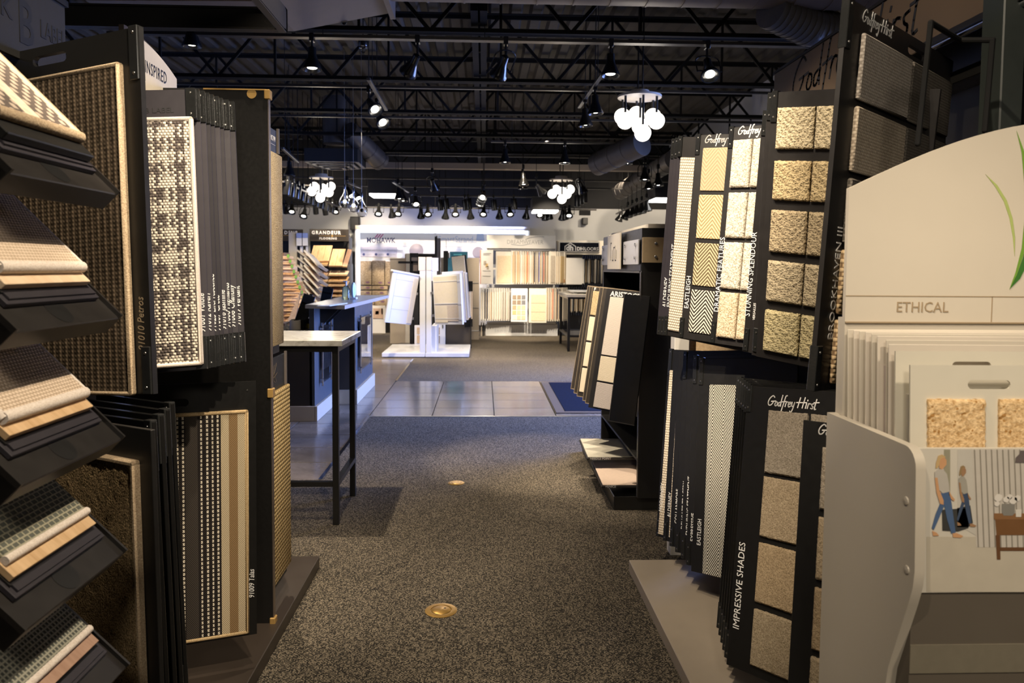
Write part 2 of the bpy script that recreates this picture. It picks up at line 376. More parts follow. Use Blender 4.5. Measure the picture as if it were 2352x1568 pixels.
C_plaid = plaid(); C_stripe = stripes(); C_fair = fairisle()
C_ribbed = ribbed('brown_ribbed_loop', (.030, .022, .014), (.25, .185, .125))
C_fuzzy = pile('dark_brown_tweed_pile', (.06, .042, .022), (.42, .30, .16), 180, .007, None, .3, .8)
C_beige = basket('heather_beige_loop', (.42, .31, .21), (.74, .60, .46), .009, .007, .6, .35)
C_dog = dogtooth('sage_charcoal_basketweave', (.11, .115, .095), (.36, .34, .245))
C_check = crosshatch('sage_green_grid_weave', (.085, .09, .078), (.34, .33, .26), .0095)
C_trim = pile('cream_wool_binding', (.62, .52, .43), (.82, .74, .66), 300, .002)
C_tanbind = pile('tan_cord_binding', (.34, .23, .11), (.56, .42, .24), 300, .002)
C_brownbind = pile('fawn_cord_binding', (.28, .20, .125), (.50, .39, .26), 240, .003)
C_cord1 = pile('oat_flecked_pile', (.30, .21, .10), (.66, .53, .32), 190, .006, None, .2)
C_sisal = basket('sisal_cord_loop', (.26, .175, .075), (.64, .49, .26), .026, .0165, .9, .35)
C_ivory = basket('ivory_waffle_loop', (.48, .37, .25), (.82, .72, .58), .0095, .0115, 1.0, .15)
C_her1 = herring('wheat_herringbone', (.40, .305, .185), (.51, .405, .26), duty=.4, bump=.3)
C_her2 = herring('straw_herringbone', (.36, .265, .14), (.74, .60, .35), duty=.2)
C_her3 = herring('bronze_herringbone', (.13, .10, .055), (.62, .50, .32), duty=.0)
C_her4 = herring('black_cream_herringbone', (.012, .011, .010), (.80, .72, .58), duty=.0)
C_her5 = herring('black_white_herringbone', (.014, .013, .012), (.66, .62, .53), .052, .0135, 1.6, .05)
C_white = pile('ivory_plush_pile', (.34, .28, .20), (.80, .74, .63), 150, .009, None, .35, .7)
C_white2 = pile('cream_flecked_plush', (.36, .26, .15), (.76, .65, .48), 150, .009, (.40, .27, .13), .45, .7)
SH1 = shaggy('straw_shag', (.20, .145, .07), (.80, .68, .46)); SH2 = shaggy('wheat_shag', (.18, .125, .06), (.70, .55, .32), .03, .8)
SH3 = shaggy('mushroom_shag', (.14, .10, .06), (.56, .45, .29), .026, .9); SH4 = shaggy('putty_shag', (.15, .115, .07), (.60, .50, .34), .032, .7)
SH5 = shaggy('olive_straw_shag', (.18, .145, .065), (.68, .58, .34), .03, 1.0)
C_grey1 = basket('grey_loop_rows', (.23, .20, .17), (.42, .375, .325), .0085, .0075, .2, .5)
C_grey2 = basket('taupe_loop_rows', (.27, .22, .165), (.47, .40, .31), .0085, .0075, .25, .5)
C_grey3 = basket('charcoal_loop_rows', (.075, .066, .054), (.16, .14, .118), .0085, .0075, .3, .4)
C_tweed = basket('tan_cord_rows', (.20, .13, .07), (.55, .41, .24), .012, .011, .6, .3)
C_sh = [pile('mocha_plush', (.15, .125, .095), (.33, .285, .225), 210, .005, None, .2),
        pile('sand_plush', (.20, .15, .095), (.42, .335, .225), 210, .005, None, .2),
        pile('fawn_plush', (.20, .145, .085), (.42, .32, .20), 210, .005, None, .2),
        pile('biscuit_plush', (.19, .145, .09), (.40, .325, .22), 210, .005, None, .2)]
C_jute = pile('golden_jute_pile', (.42, .25, .10), (.78, .57, .32), 120, .006, (.36, .19, .06), .2)
C_pink = basket('pale_blush_linen', (.56, .47, .40), (.74, .66, .58), .006, .005, .4, .3)
C_pale = basket('pale_ivory_linen', (.60, .50, .36), (.76, .67, .52), .006, .005, .4, .3)
C_lilac = basket('pale_mauve_linen', (.42, .36, .33), (.60, .53, .49), .006, .005, .5, .3)
C_far = [pile('far_sample_%s' % n, a, b, 70, .003) for n, a, b in (
    ('beige', (.55, .43, .29), (.70, .57, .40)), ('sand', (.50, .38, .24), (.62, .49, .33)), ('ivory', (.66, .59, .48), (.78, .72, .62)),
    ('stone', (.36, .31, .25), (.48, .42, .34)), ('taupe', (.25, .19, .14), (.34, .27, .20)), ('slate', (.16, .16, .17), (.24, .24, .25)),
    ('tan', (.42, .29, .17), (.54, .40, .25)), ('honey', (.58, .40, .18), (.68, .50, .27)))]

# ---------------------------------------------------------------- lettering
_tc = {}
def text_mesh(s, size, sx=1.0, shear=0.0, gap=1.0, align='LEFT', bold=0.0, small=None):
    key = (s, size, sx, shear, gap, align, bold)
    if key in _tc: return _tc[key]
    cu = bpy.data.curves.new('lettering', 'FONT'); cu.body = s; cu.size = size; cu.shear = shear; cu.space_character = gap
    cu.align_x = align; cu.resolution_u = 2; cu.extrude = .0004; cu.offset = bold
    o = bpy.data.objects.new('lettering', cu); me = bpy.data.meshes.new_from_object(o); bpy.data.objects.remove(o)
    if sx != 1.0: me.transform(Matrix.Diagonal((sx, 1, 1, 1)))
    _tc[key] = me; return me
def lettering(s, size, root, M, mat, name='lettering', label=None, **k):
    me = text_mesh(s, size, **k)
    if not me.materials: me.materials.append(mat)
    elif me.materials[0] is not mat: me = me.copy(); me.materials[0] = mat
    o = link(name, me, root, M)
    if label: o['label'] = label
    return o
R90 = Matrix.Rotation(PI/2, 4, 'Z')
SCRIPT = [[(.75, .85), (.55, 1), (.25, .75), (.1, .35), (.2, .05), (.45, .05), (.65, .3), (.7, .45)], [(.45, .42), (.95, .48)],
 [(1, .42), (.9, .15), (1, 0), (1.15, .1), (1.15, .35), (1, .42)], [(1.5, .4), (1.3, .3), (1.3, .05), (1.45, .05), (1.6, .4)], [(1.64, 1.1), (1.57, .5), (1.58, 0)],
 [(2.15, 1.1), (2, 1), (1.9, .4), (1.75, -.45)], [(1.7, .45), (2.12, .52)], [(2.17, .5), (2.1, 0)], [(2.12, .25), (2.25, .48), (2.4, .45)],
 [(2.45, .25), (2.65, .32), (2.62, .48), (2.48, .42), (2.42, .2), (2.5, 0), (2.7, .1)], [(2.8, .5), (2.82, .15), (3, .1), (3.1, .5), (3, -.1), (2.85, -.5), (2.7, -.4)],
 [(3.65, 1), (3.5, 0)], [(4.15, 1.05), (4, 0)], [(3.3, .5), (4.4, .56)], [(4.4, .5), (4.35, 0)], [(4.46, .74), (4.48, .82)], [(4.62, .5), (4.55, 0)], [(4.57, .25), (4.7, .48), (4.85, .45)],
 [(5.15, .5), (4.98, .45), (5, .3), (5.12, .2), (5.08, .02), (4.9, .05)], [(5.4, .95), (5.3, .05), (5.45, 0)], [(5.15, .6), (5.7, .66)]]
def smooth_line(p):
    if len(p) < 3: return p
    q = [p[0]]+p+[p[-1]]; out = []
    for i in range(1, len(q)-2):
        for k in range(4):
            t = k/4; a, b, c, d = q[i-1], q[i], q[i+1], q[i+2]
            out.append(tuple(.5*(2*b[j]+(c[j]-a[j])*t+(2*a[j]-5*b[j]+4*c[j]-d[j])*t*t+(3*b[j]-a[j]-3*c[j]+d[j])*t**3) for j in (0, 1)))
    return out+[p[-1]]
def strokes_mb(strokes, size, wd, slant=.12):
    mb = MB()
    for p in strokes:
        p = smooth_line(p)
        p = [((x+y*slant)*size, y*size) for x, y in p]
        for (x0, y0), (x1, y1) in zip(p, p[1:]):
            L = math.hypot(x1-x0, y1-y0) or 1e-6; nx, ny = -(y1-y0)/L*wd/2, (x1-x0)/L*wd/2; ex, ey = (x1-x0)/L*wd/3, (y1-y0)/L*wd/3
            mb.prism([(x0+nx-ex, y0+ny-ey), (x0-nx-ex, y0-ny-ey), (x1-nx+ex, y1-ny+ey), (x1+nx+ex, y1+ny+ey)], 0, .0006)
    return mb
_sc = {}
def script(size, wd, root, M, mat):
    k = (size, wd, mat.name)
    if k not in _sc: _sc[k] = strokes_mb(SCRIPT, size, wd).mesh('script_lettering', mat)
    return link('script_lettering', _sc[k], root, M)

# ---------------------------------------------------------------- the setting
def struct(name, mb, mat, off=(0, 0, 0), label=None):
    o = link(name, mb.mesh(name, mat, off), None, T(*off)); o['kind'] = 'structure'
    if label: o['label'] = label
    return o
YB, XR, XL, ZC = 17.4, 4.25, -6.6, 4.3
fl = struct('floor', MB().box(XL, XR+3, -3.5, YB, -.06, -.012), M_grout, label='dark grout bed under carpet and stone tiles')
cp = MB(); cp.box(XL, XR, -3.5, 5.12, -.012, 0); cp.box(-1.105, XR, 5.12, 7.31, -.012, 0)
part('carpet', cp, M_floor, fl, label='charcoal carpet flecked with tan')
cp = MB(); cp.box(-1.105, XR, 9.62, YB, -.012, 0); cp.box(XL, -1.105, 11.9, YB, -.012, 0)
part('carpet', cp, M_floorfar, fl, label='brown grey carpet beyond the tiles')
tm = MB().box(0, .602, 0, .457, -.012, -.0015, c=.0015).mesh('tile', M_tile)
for j in range(5):
    for i in range(8): link('tile', tm, fl, T(-1.105+.61*i+.002, 7.315+.465*j-.01, 0))
for j in range(15):
    for i in range(4): link('tile', tm, fl, T(-1.105-.61*(i+1)+.002, 5.125+.465*j-.19*(0), 0))
struct('trim_1', MB().box(-1.118, -1.092, 5.12, 7.31, -.004, .004), M_chrome, label='bright metal strip between tiles and near carpet')
struct('trim_2', MB().box(-1.118, -1.092, 9.62, 11.9, -.004, .004), M_chrome, label='bright metal strip between tiles and far carpet')
struct('trim_3', MB().box(-1.105, XR, 7.302, 7.325, -.004, .003), M_steel, label='thin metal strip across the near edge of the tiles')
struct('wall_back', MB().box(XL, XR, YB, YB+.12, -.06, 2.82), M_wall, label='pale grey painted back wall')
struct('wall_back_upper', MB().box(XL, XR, YB-.01, YB+.12, 2.82, ZC), M_wallblack, label='black painted upper back wall')
struct('wall_left', MB().box(XL-.12, XL, -3.5, YB, -.06, ZC), M_wall)
wr = MB(); wr.box(XR, XR+.12, -3.5, 6.4, -.06, ZC); wr.box(XR, XR+.12, 10.3, YB, -.06, 2.82); wr.box(XR, XR+.12, 10.3, YB, 2.82, ZC); wr.box(XR, XR+.12, 6.4, 10.3, 2.6, ZC)
struct('wall_right', wr, M_wall)
struct('wall_front', MB().box(XL, XR, -3.62, -3.5, -.06, ZC), M_wallblack)
wf = MB()
for y in (6.4, 7.68, 8.97, 10.24): wf.box(XR+.02, XR+.09, y, y+.06, 0, 2.6)
for z in (0, 2.54): wf.box(XR+.02, XR+.09, 6.4, 10.3, z, z+.06)
struct('window_1', wf, M_blackmetal)
# metal deck, ribs along the length of the shop
dk = MB(); x = XL
while x < XR:
    dk.quad((x, -3.5, ZC), (x+.10, -3.5, ZC), (x+.10, YB, ZC), (x, YB, ZC)); dk.quad((x+.10, -3.5, ZC), (x+.13, -3.5, ZC+.05), (x+.13, YB, ZC+.05), (x+.10, YB, ZC))
    dk.quad((x+.13, -3.5, ZC+.05), (x+.20, -3.5, ZC+.05), (x+.20, YB, ZC+.05), (x+.13, YB, ZC+.05)); dk.quad((x+.20, -3.5, ZC+.05), (x+.23, -3.5, ZC), (x+.23, YB, ZC), (x+.20, YB, ZC+.05)); x += .23
struct('ceiling', dk, M_deck, label='dusty black corrugated metal deck')
struct('ceiling_roof', MB().box(XL-.2, XR+.2, -3.7, YB+.2, ZC+.06, ZC+.2), M_wallblack)
# open web joists across the shop
ZJ = 3.5; JY = [-.2, 1.55, 3.3, 5.05, 6.78, 8.53, 10.28, 12.03, 13.78, 15.5]
wl = math.hypot(.62, .72)
webm = MB().box(-.016, .016, -.014, .014, 0, wl).mesh('web_bar', M_joist); postm = MB().box(-.012, .012, -.012, .012, 0, .72).mesh('web_bar', M_joist)
chm = MB()
for z in (0, .735):
    chm.box(XL, XR, -.055, -.004, z, z+.008); chm.box(XL, XR, .004, .055, z, z+.008)
    s0, s1 = (z+.008, z+.05) if z == 0 else (z-.042, z)
    chm.box(XL, XR, -.010, -.004, s0, s1); chm.box(XL, XR, .004, .010, s0, s1)
chm = chm.mesh('chord', M_joist)
for k, y in enumerate(JY):
    j = bpy.data.objects.new('ceiling_joist', None); COL.objects.link(j); j.location = (0, y, ZJ); j['kind'] = 'structure'
    link('chord', chm, j)
    if y < 4: continue
    n = 0; x = -5.4 if y > 8 else -4.2
    while x < 4.0:
        a = math.atan2(.62, .72) * (1 if n % 2 == 0 else -1)
        link('web_bar', webm, j, T(x if n % 2 == 0 else x+.62, 0, .02) @ Matrix.Rotation(a, 4, 'Y'))
        if n % 2 == 0: link('web_bar', postm, j, T(x+.62, 0, .02))
        x += .62; n += 1
# girder along the shop, over the aisle
g = bpy.data.objects.new('ceiling_beam', None); COL.objects.link(g); g.location = (-.05, 0, ZJ); g['kind'] = 'structure'
gm = MB()
for z in (.06, .68): gm.box(-.07, -.01, 6.35, YB, z, z+.06); gm.box(.01, .07, 6.35, YB, z, z+.06)
link('chord', gm.mesh('chord', M_joist), g)
gp = MB().box(-.04, .04, -.03, .03, .08, .7).mesh('web_bar', M_joist)
y = 6.75
while y < YB: link('web_bar', gp, g, T(0, y, 0)); y += .875
# bridging pipes and a beige soffit beam
struct('ceiling_beam_2', MB().box(XL, XR, 13.55, 13.72, 3.20, 3.30), plain('beige_soffit', (.24, .20, .165), .7), label='beige beam across the far ceiling')

# ---------------------------------------------------------------- ducts
def duct(name, label, pts, r, mat, n=20, ring=.28):
    root = thing(name, label, 'duct', pts[0]); mb = MB(); rb = MB()
    for a, b in zip(pts, pts[1:]):
        a = V(a); b = V(b); mb.cyl(a, b, r, n); L = (b-a).length; d = (b-a)/L; q = ring
        while q < L: rb.cyl(a+d*(q-.006), a+d*(q+.006), r+.006, n); q += ring
    for p in pts[1:-1]: mb.ball(p, r, 14)
    part('duct_pipe', mb, mat, root, True); part('seam_rings', rb, mat, root, True)['kind'] = 'stuff'
    return root
duct('spiral_duct', 'wide brown spiral duct running across under the ceiling', [(-.72, 5.86, 3.83), (XR-.05, 5.86, 3.83)], .36, M_duct)
duct('flexible_duct', 'grey ribbed flexible duct dropping from the wide duct at right', [at(1770, 20, Y=5.9), at(1860, 62, Y=6.1), at(2010, 96, Y=6.5)], .15, M_ductgrey, 18, .06)
r = thing('square_duct', 'brown tapered duct box joining the left end of the spiral duct', 'duct', (-1.9, 5.86, 3.7))
Mx = Matrix(((1, 0, 0, 0), (0, 0, 1, 0), (0, 1, 0, 0), (0, 0, 0, 1)))
part('duct_box', MB().prism([(-2.8, 3.30), (-1.52, 3.32), (-.74, 3.48), (-.74, 4.18), (-2.8, 4.18)], 5.52, 6.20, Mx), M_duct, r); part('flange', MB().box(-.76, -.72, 5.48, 6.24, 3.44, 4.22), M_duct, r)
a = at(775, 300, Y=12.6); duct('drop_duct', 'round dark duct dropping from the deck above the glass pendants', [(a.x, 12.6, 4.2), (a.x, 12.6, 3.45)], .23, M_ductgrey)
duct('branch_duct', 'round grey duct slanting from the drop duct by the pendants', [at(800, 300, Y=12.3), at(875, 372, Y=13.0)], .16, M_ductgrey)
duct('branch_duct', 'round duct slanting down beside the large globe chandelier', [at(1475, 330, Y=10.6), at(1370, 378, Y=11.4)], .17, M_ductgrey)
duct('branch_duct', 'long round duct slanting across the far ceiling at right', [at(1548, 366, Y=12.4), at(1425, 440, Y=15.3)], .16, M_ductgrey)
a = at(772, 378, Y=12.6)
r = thing('air_diffuser', 'square louvred air diffuser under the ceiling left of the pendants', 'vent', a); mb = MB()
for k in range(4):
    s = .40-.09*k; z = a.z-.02*k
    for q in (-1, 1):
        mb.box(a.x-s, a.x+s, a.y+q*s-.025, a.y+q*s+.025, z-.012, z); mb.box(a.x+q*s-.025, a.x+q*s+.025, a.y-s, a.y+s, z-.012, z)
part('louvre', mb, M_ductgrey, r); part('collar', MB().box(a.x-.42, a.x+.42, a.y-.42, a.y+.42, a.z+.002, a.z+.2), M_wallblack, r)

# ---------------------------------------------------------------- track lighting
def track(name_label, p0, p1, hang=True):
    p0 = V(p0); p1 = V(p1); root = thing('light_track', name_label, 'track', p0); d = (p1-p0).normalized(); L = (p1-p0).length
    M = frameV((0, 0, 0), (0, 0, 1), d)           # local y along the track
    mb = MB(); mb.box(-.014, .014, 0, L, -.02, .02, M=M, c=.003); o = link('rail', mb.mesh('rail', M_trackm), root)
    if hang:
        q = .3
        while q < L: link('hanger_rod', MB().cyl(d*q, d*q+V((0, 0, max(.05, 4.3-(p0+d*q).z))), .004, 5).mesh('hanger_rod', M_joist), root); q += 1.4
    return root
HP = [(.018, 0), (.034, -.01), (.038, -.075), (.046, -.10), (.072, -.165), (.082, -.185), (.082, -.205), (.074, -.205), (.060, -.180), (.03, -.150), (.002, -.148)]
lamp_me = {
 'bell': MB().lathe(HP, 18).mesh('lamp_housing', M_gloss, None, True),
 'cylinder': MB().lathe([(.002, 0), (.055, 0), (.058, -.01), (.058, -.21), (.050, -.21), (.045, -.175), (.002, -.17)], 18).mesh('lamp_housing', M_gloss, None, True)}
yk = MB(); ypts = []
for i in range(9):
    t = PI*i/8; ypts.append((.105*math.cos(t), 0, -.02+.07*math.sin(t)))
ypts = [(.105, 0, -.15)]+ypts+[(-.105, 0, -.15)]
yk.tube(ypts, .006, 6); yk.cyl((.06, 0, -.14), (.11, 0, -.14), .006, 6); yk.cyl((-.06, 0, -.14), (-.11, 0, -.14), .006, 6)
yoke_me = yk.mesh('yoke', M_gloss, None, True)
bulb_me = {q: MB().lathe([(.001, -.192), (.022, -.1905), (.042, -.184), (.042, -.178)], 16).mesh('lens', m, None, True) for q, m in ((1, M_bulb), (0, M_bulboff))}
adp_me = MB().box(-.02, .02, -.035, .035, -.05, .02, c=.004).mesh('track_adapter', M_gloss)
def lamp(label, head, kind='bell', aim=(0, 0, -1), lit=1, yoke=0, top=None, beam=0, angle=62, col=WARM, scale=1.0, group=None, rod=False):
    """head: where the lens is; the adapter sits on the track above at height top"""
    head = V(head); aim = V(aim).normalized(); q = aim.to_track_quat('-Z', 'Y').to_matrix().to_4x4()
    piv = head - aim*(.19*scale); top = piv.z+.06 if top is None else max(top, piv.z+.05)
    root = thing('track_spotlight', label, 'spotlight', (piv.x, piv.y, top), group)
    link('track_adapter', adp_me, root)
    L = top-.045-piv.z
    if L > .012: link('stem', MB().cyl((0, 0, -.045), (0, 0, -.045-L), .011, 8).mesh('stem', M_gloss), root)
    H = T(0, 0, piv.z-top) @ q @ Matrix.Scale(scale, 4)
    link('lamp_housing', lamp_me[kind], root, H); link('lens', bulb_me[lit], root, H)
    if yoke: link('yoke', yoke_me, root, H)
    if rod: link('ceiling_rod', MB().cyl((0, 0, .02), (0, 0, 4.3-top), .005, 6).mesh('ceiling_rod', M_joist), root)
    if beam:
        o = spot(head+aim*.03, head+aim, beam, angle, col, .6, .035)
    return root
ORD = ['first', 'second', 'third', 'fourth', 'fifth', 'sixth', 'seventh', 'eighth', 'ninth', 'tenth', 'eleventh', 'twelfth', 'thirteenth', 'fourteenth', 'fifteenth', 'sixteenth', 'seventeenth', 'eighteenth', 'nineteenth', 'twentieth', 'twenty-first', 'twenty-second', 'twenty-third', 'twenty-fourth', 'twenty-fifth', 'twenty-sixth']
# nearest track, under the second visible joist
YT = 6.72; ZT = 3.44
track('long grey lighting track nearest the camera, across the whole aisle', (-3.1, YT, ZT), (3.1, YT, ZT))
track('doubled grey track just behind the nearest lighting track', (-3.3, YT+.14, ZT+.03), (3.1, YT+.14, ZT+.03), False)
for lab, px, py, aim, lit, yoke, beam in (
    ('black track spotlight half hidden under the black canopy frame', 441, 104, (0, .05, -1), 1, 0, 0),
    ('black track spotlight hanging straight down right of the black canopy frame', 717, 157, (.02, -.1, -1), 1, 0, 50),
    ('unlit black spotlight tilted left on the nearest track', 938, 166, (-.45, .55, -.62), 0, 0, 0),
    ('unlit black spotlight tilted away, right of the ceiling girder', 1145, 172, (-.3, .55, -.7), 0, 1, 0),
    ('black track spotlight hanging straight down left of the large globe chandelier', 1402, 171, (-.02, -.1, -1), 1, 0, 60),
    ('lit black spotlight in an oval yoke facing the camera, above the herringbone boards', 1631, 172, (0, -.55, -.83), 1, 1, 0)):
    lamp(lab, at(px, py, Y=YT+.19*V(aim).normalized().y), 'bell', aim, lit, yoke, ZT, beam)
def plane_track(label, a, b, Z): return track(label, at(*a, Z=Z), at(*b, Z=Z))
plane_track('short track running away from the camera, left of the girder', (846, 181), (887, 252), 3.36)
plane_track('short track running away from the camera, left of the large globe chandelier', (1385, 168), (1330, 246), 3.36)
lamp('upper of two lit spotlights turned right on the short left track', at(862, 252, Y=8.15), 'bell', (.45, -.6, -.66), 1, 0, 3.36, 0, rod=True)
lamp('lower of two lit spotlights turned right on the short left track', at(880, 282, Y=8.75), 'bell', (.45, -.6, -.66), 1, 0, 3.36, 0, rod=True)
lamp('nearer downward spotlight on the short track beside the large globe chandelier', at(1368, 259, Y=8.0), 'bell', (.05, 0, -1), 1, 0, 3.36, 60, rod=True)
lamp('farther downward spotlight on the short track beside the large globe chandelier', at(1345, 287, Y=8.6), 'bell', (.05, 0, -1), 1, 0, 3.36, 60, rod=True)
# second row of tracks
Y2 = 11.0; Z2 = at(1300, 327, Y=Y2).z
track('lighting track behind the large globe chandelier carrying three bell spotlights', at(1128, 325, Y=Y2), at(1560, 331, Y=Y2))
for lab, px, py in (('bell spotlight in the middle of the ceiling, leftmost of three behind the chandelier', 1160, 372), ('bell spotlight right above the far right globe chandelier', 1297, 373), ('bell spotlight just below the large globe chandelier, toward the herringbone boards', 1440, 375)):
    lamp(lab, at(px, py, Y=Y2), 'bell', (0, -.05, -1), 1, 0, Z2, 170)
track('short track at the top edge of the tan sample boards', at(648, 340, Y=9.5), at(684, 372, Y=11.2))
lamp('bell spotlight hanging beside the top of the tan flecked sample', at(665, 401, Y=11.0), 'bell', (0, 0, -1), 1, 0, 3.08, 90, rod=True)
for lab, px, py, Y, aim, lit, yk_ in (
    ('unlit spotlight pair hanging centrally under the beige beam', 999, 434, 12.4, (.2, .6, -.8), 0, 1),
    ('lit spotlight under the beige beam, midway to the right chandelier', 1203, 423, 12.4, (.05, -.1, -1), 1, 0),
    ('small lit spotlight just behind the midway spotlight under the beige beam', 1201, 432, 12.9, (.05, 0, -1), 0, 0),
    ('unlit spotlight tilted right, just left of the far right globe chandelier', 1246, 443, 13.0, (.6, .4, -.7), 0, 0),
    ('yoke spotlight at the upper right, left of the wine dark sample boards', 1481, 412, 11.6, (0, -.1, -1), 1, 1),
    ('bell spotlight nearest the plum dark boards at the far right', 1512, 425, 11.6, (.02, -.1, -1), 1, 0),
    ('bell spotlight below the yoke spotlight at the far right', 1490, 433, 12.4, (.02, -.1, -1), 1, 0),
    ('lit spotlight turned right behind the left glass pendant', 809, 450, 12.2, (.5, -.4, -.75), 1, 0),
    ('lit spotlight turned right between the two lower glass pendants', 823, 456, 12.9, (.5, -.4, -.75), 1, 0),
    ('lit spotlight beside the long fluorescent fitting left of centre', 917, 456, 12.6, (.1, -.1, -1), 1, 0),
    ('second spotlight beside the long fluorescent fitting left of centre', 926, 461, 13.2, (.1, -.1, -1), 1, 0),
    ('lit yoke spotlight below the slanting track left of centre', 956, 470, 13.4, (.15, -.6, -.8), 1, 1)):
    lamp(lab, at(px, py, Y=Y), 'bell', aim, lit, yk_, at(px, py, Y=Y).z+.30, 60 if lit else 0, 70, rod=True)
track('slanting silvery track left of centre in the far ceiling', at(902, 417, Y=12.0), at(938, 441, Y=13.6))
track('slanting silvery track behind the glass pendants', at(797, 419, Y=11.8), at(828, 431, Y=13.2))
for k, (px, py) in enumerate(((1108, 454), (1106, 459), (1104, 463), (1102, 469))):
    lamp('lit spotlight in the central cluster of four above the white displays, %s from the top' % ORD[k], at(px, py, Y=12.8+.55*k), 'bell', (-.15, -.75, -.6), 1, 0, at(px, py, Y=12.8+.55*k).z+.28, 40, 70, rod=True)
# tracks across the back and its row of lamps
YW = 15.7; ZW = at(1100, 477, Y=YW).z
track('black track along the back wall', at(650, 474, Y=YW), at(1370, 482, Y=YW))
row = [(657, 488, 'cylinder', 0), (670, 487, 'bell', 1), (697, 497, 'bell', 1), (726, 489, 'cylinder', 0), (748, 491, 'cylinder', 0), (770, 487, 'bell', 1),
       (869, 492, 'bell', 1), (901, 497, 'bell', 0), (914, 492, 'bell', 1), (967, 499, 'bell', 0), (983, 493, 'bell', 1), (1023, 500, 'bell', 0), (1046, 493, 'bell', 1), (1081, 500, 'bell', 0),
       (1110, 493, 'bell', 1), (1147, 500, 'bell', 0), (1172, 493, 'bell', 1), (1208, 500, 'bell', 0), (1240, 495, 'bell', 1), (1252, 503, 'bell', 0), (1262, 500, 'bell', 0), (1291, 503, 'bell', 0), (1298, 501, 'bell', 0), (1307, 496, 'bell', 1)]
for k, (px, py, kd, lit) in enumerate(row):
    a = at(px, py, Y=YW)
    a = at(px, py, Y=YW+.19*V((.08*math.sin(k*2.1), -.5 if lit else .35, -.85)).normalized().y); lamp('%s %s spotlight in the row before the back wall, %s from the left' % ('lit' if lit else 'dark', kd, ORD[k]), a, kd, (.08*math.sin(k*2.1), -.5 if lit else .35, -.85), lit, lit and kd == 'bell', ZW, 0, group='spotlights before the back wall')
for k, px in enumerate((1012, 1026, 1070, 1078, 1136, 1182)):
    lamp('slim dark cylinder spotlight hung above the back row, %s from the left' % ORD[k], at(px, 481-3*(k % 2), Y=14.9), 'cylinder', (.12, .1, -1), 0, 0, at(px, 449, Y=14.9).z, 0, rod=True, group='slim cylinder spotlights over the back row')
track('thin track carrying the slim cylinder spotlights', at(960, 449, Y=14.9), at(1265, 453, Y=14.9))
track('slanting track running toward the back wall at the far right', at(1416, 491, Y=15.9), at(1490, 455, Y=12.6))
for k, (px, py) in enumerate(((1421, 506), (1434, 502), (1444, 498), (1454, 494), (1464, 491), (1475, 488), (1487, 483))):
    Y = 15.6-.42*k; lit = 1 if k > 1 else 0
    lamp('spotlight on the slanting far right track, %s from the back wall' % ORD[k], at(px, py, Y=Y), 'bell', (-.35, 0, -1) if k < 2 else (.08, -.1, -1), lit, 0, at(px, py, Y=Y).z+.27, 55 if k in (3, 5) else 0, rod=True, group='spotlights on the slanting right track')
track('slanting track of cylinder spotlights beyond the tan sample boards', at(650, 417, Y=11.2), at(775, 474, Y=15.6))
for k in range(10):
    t = k/9; px = 659+t*103; Y = 11.3+4.1*t; py = 444+t*42
    lamp('slim dark cylinder spotlight on the slanting left track, %s from the tan sample' % ORD[k], at(px, py, Y=Y), 'cylinder', (-.12, 0, -1), 0, 0, at(px, py-31+12*t, Y=Y).z, 0, rod=True, group='cylinder spotlights on the slanting left track')
for k, (px, py) in enumerate(((1326, 472), (1334, 467), (1342, 463))):
    lamp('small cylinder downlight right of the far right chandelier, %s from the left' % ORD[k], at(px, py, Y=13.9), 'cylinder', (0, 0, -1), 1, 0, at(px, 432, Y=13.9).z, 0, rod=True)
lamp('grey yoke spotlight with barn door right of the far right chandelier', at(1340, 441, Y=12.6), 'bell', (.4, .2, -.9), 0, 1, at(1340, 415, Y=12.6).z, 0, rod=True)
# plain rails tight under the farther joists
for k, (px, py, Y) in enumerate(((1100, 203, JY[5]-.04), (1100, 272, JY[6]-.04), (1100, 358, 12.9), (1100, 412, 14.2), (1100, 430, 14.7))):
    z = min(at(px, py, Y=Y).z, 3.48); track('plain grey rail crossing the ceiling, %s behind the nearest spotlights' % ORD[k], (-4.4, Y, z), (4.2, Y, z), False)

# globe chandeliers
def chandelier(label, px, py, Y, gr, offs, plate, c=None):
    behind = c is not None; c = c or at(px, py, Y=Y); root = thing('globe_chandelier', label, 'chandelier', c)
    part('ceiling_plate', MB().lathe([(.001, .0), (plate, .0), (plate, .022), (.11, .03), (.10, .075), (.001, .08)], 28, c), plain('warm_white_plate', (.50, .44, .36), .4), root, True)
    part('hanger_rod', MB().cyl(c+V((-.02, 0, .07)), (c.x-.02, Y, 4.3), .008, 6).cyl(c+V((.03, 0, .07)), (c.x+.03, Y, 4.3), .008, 6), M_blackmetal, root)
    for dx, dy, dz in offs:
        g = c+V((dx, dy, dz)); part('globe', MB().ball(g, gr, 18), M_globe, root, True)
        part('globe_rod', MB().cyl(g+V((0, 0, gr*.9)), (g.x, g.y, c.z), .013, 8), M_blackmetal, root, True)
    if behind: return root
    l = bpy.data.lights.new('globe_and_fill_glow', 'POINT'); o = bpy.data.objects.new('globe_and_fill_glow', l); COL.objects.link(o); o.location = c+V((0, 0, -.75)); l.energy = 18; l.color = WARM2; l.shadow_soft_size = .15
    return root
chandelier('large globe chandelier of white balls beside the herringbone boards', 1469, 225, 8.2, .088, [(-.165, .10, -.18), (-.17, -.1, -.265), (0, .15, -.145), (.17, .1, -.175), (.165, -.1, -.26), (.01, 0, -.30), (.01, -.15, -.40)], .235)
chandelier('globe chandelier of white balls left of the glass pendants', 738, 410, 13.0, .077, [(-.14, .1, -.125), (-.14, -.1, -.225), (0, .12, -.15), (.14, .1, -.12), (.145, -.1, -.24), (0, 0, -.265), (.01, -.14, -.335)], .20)
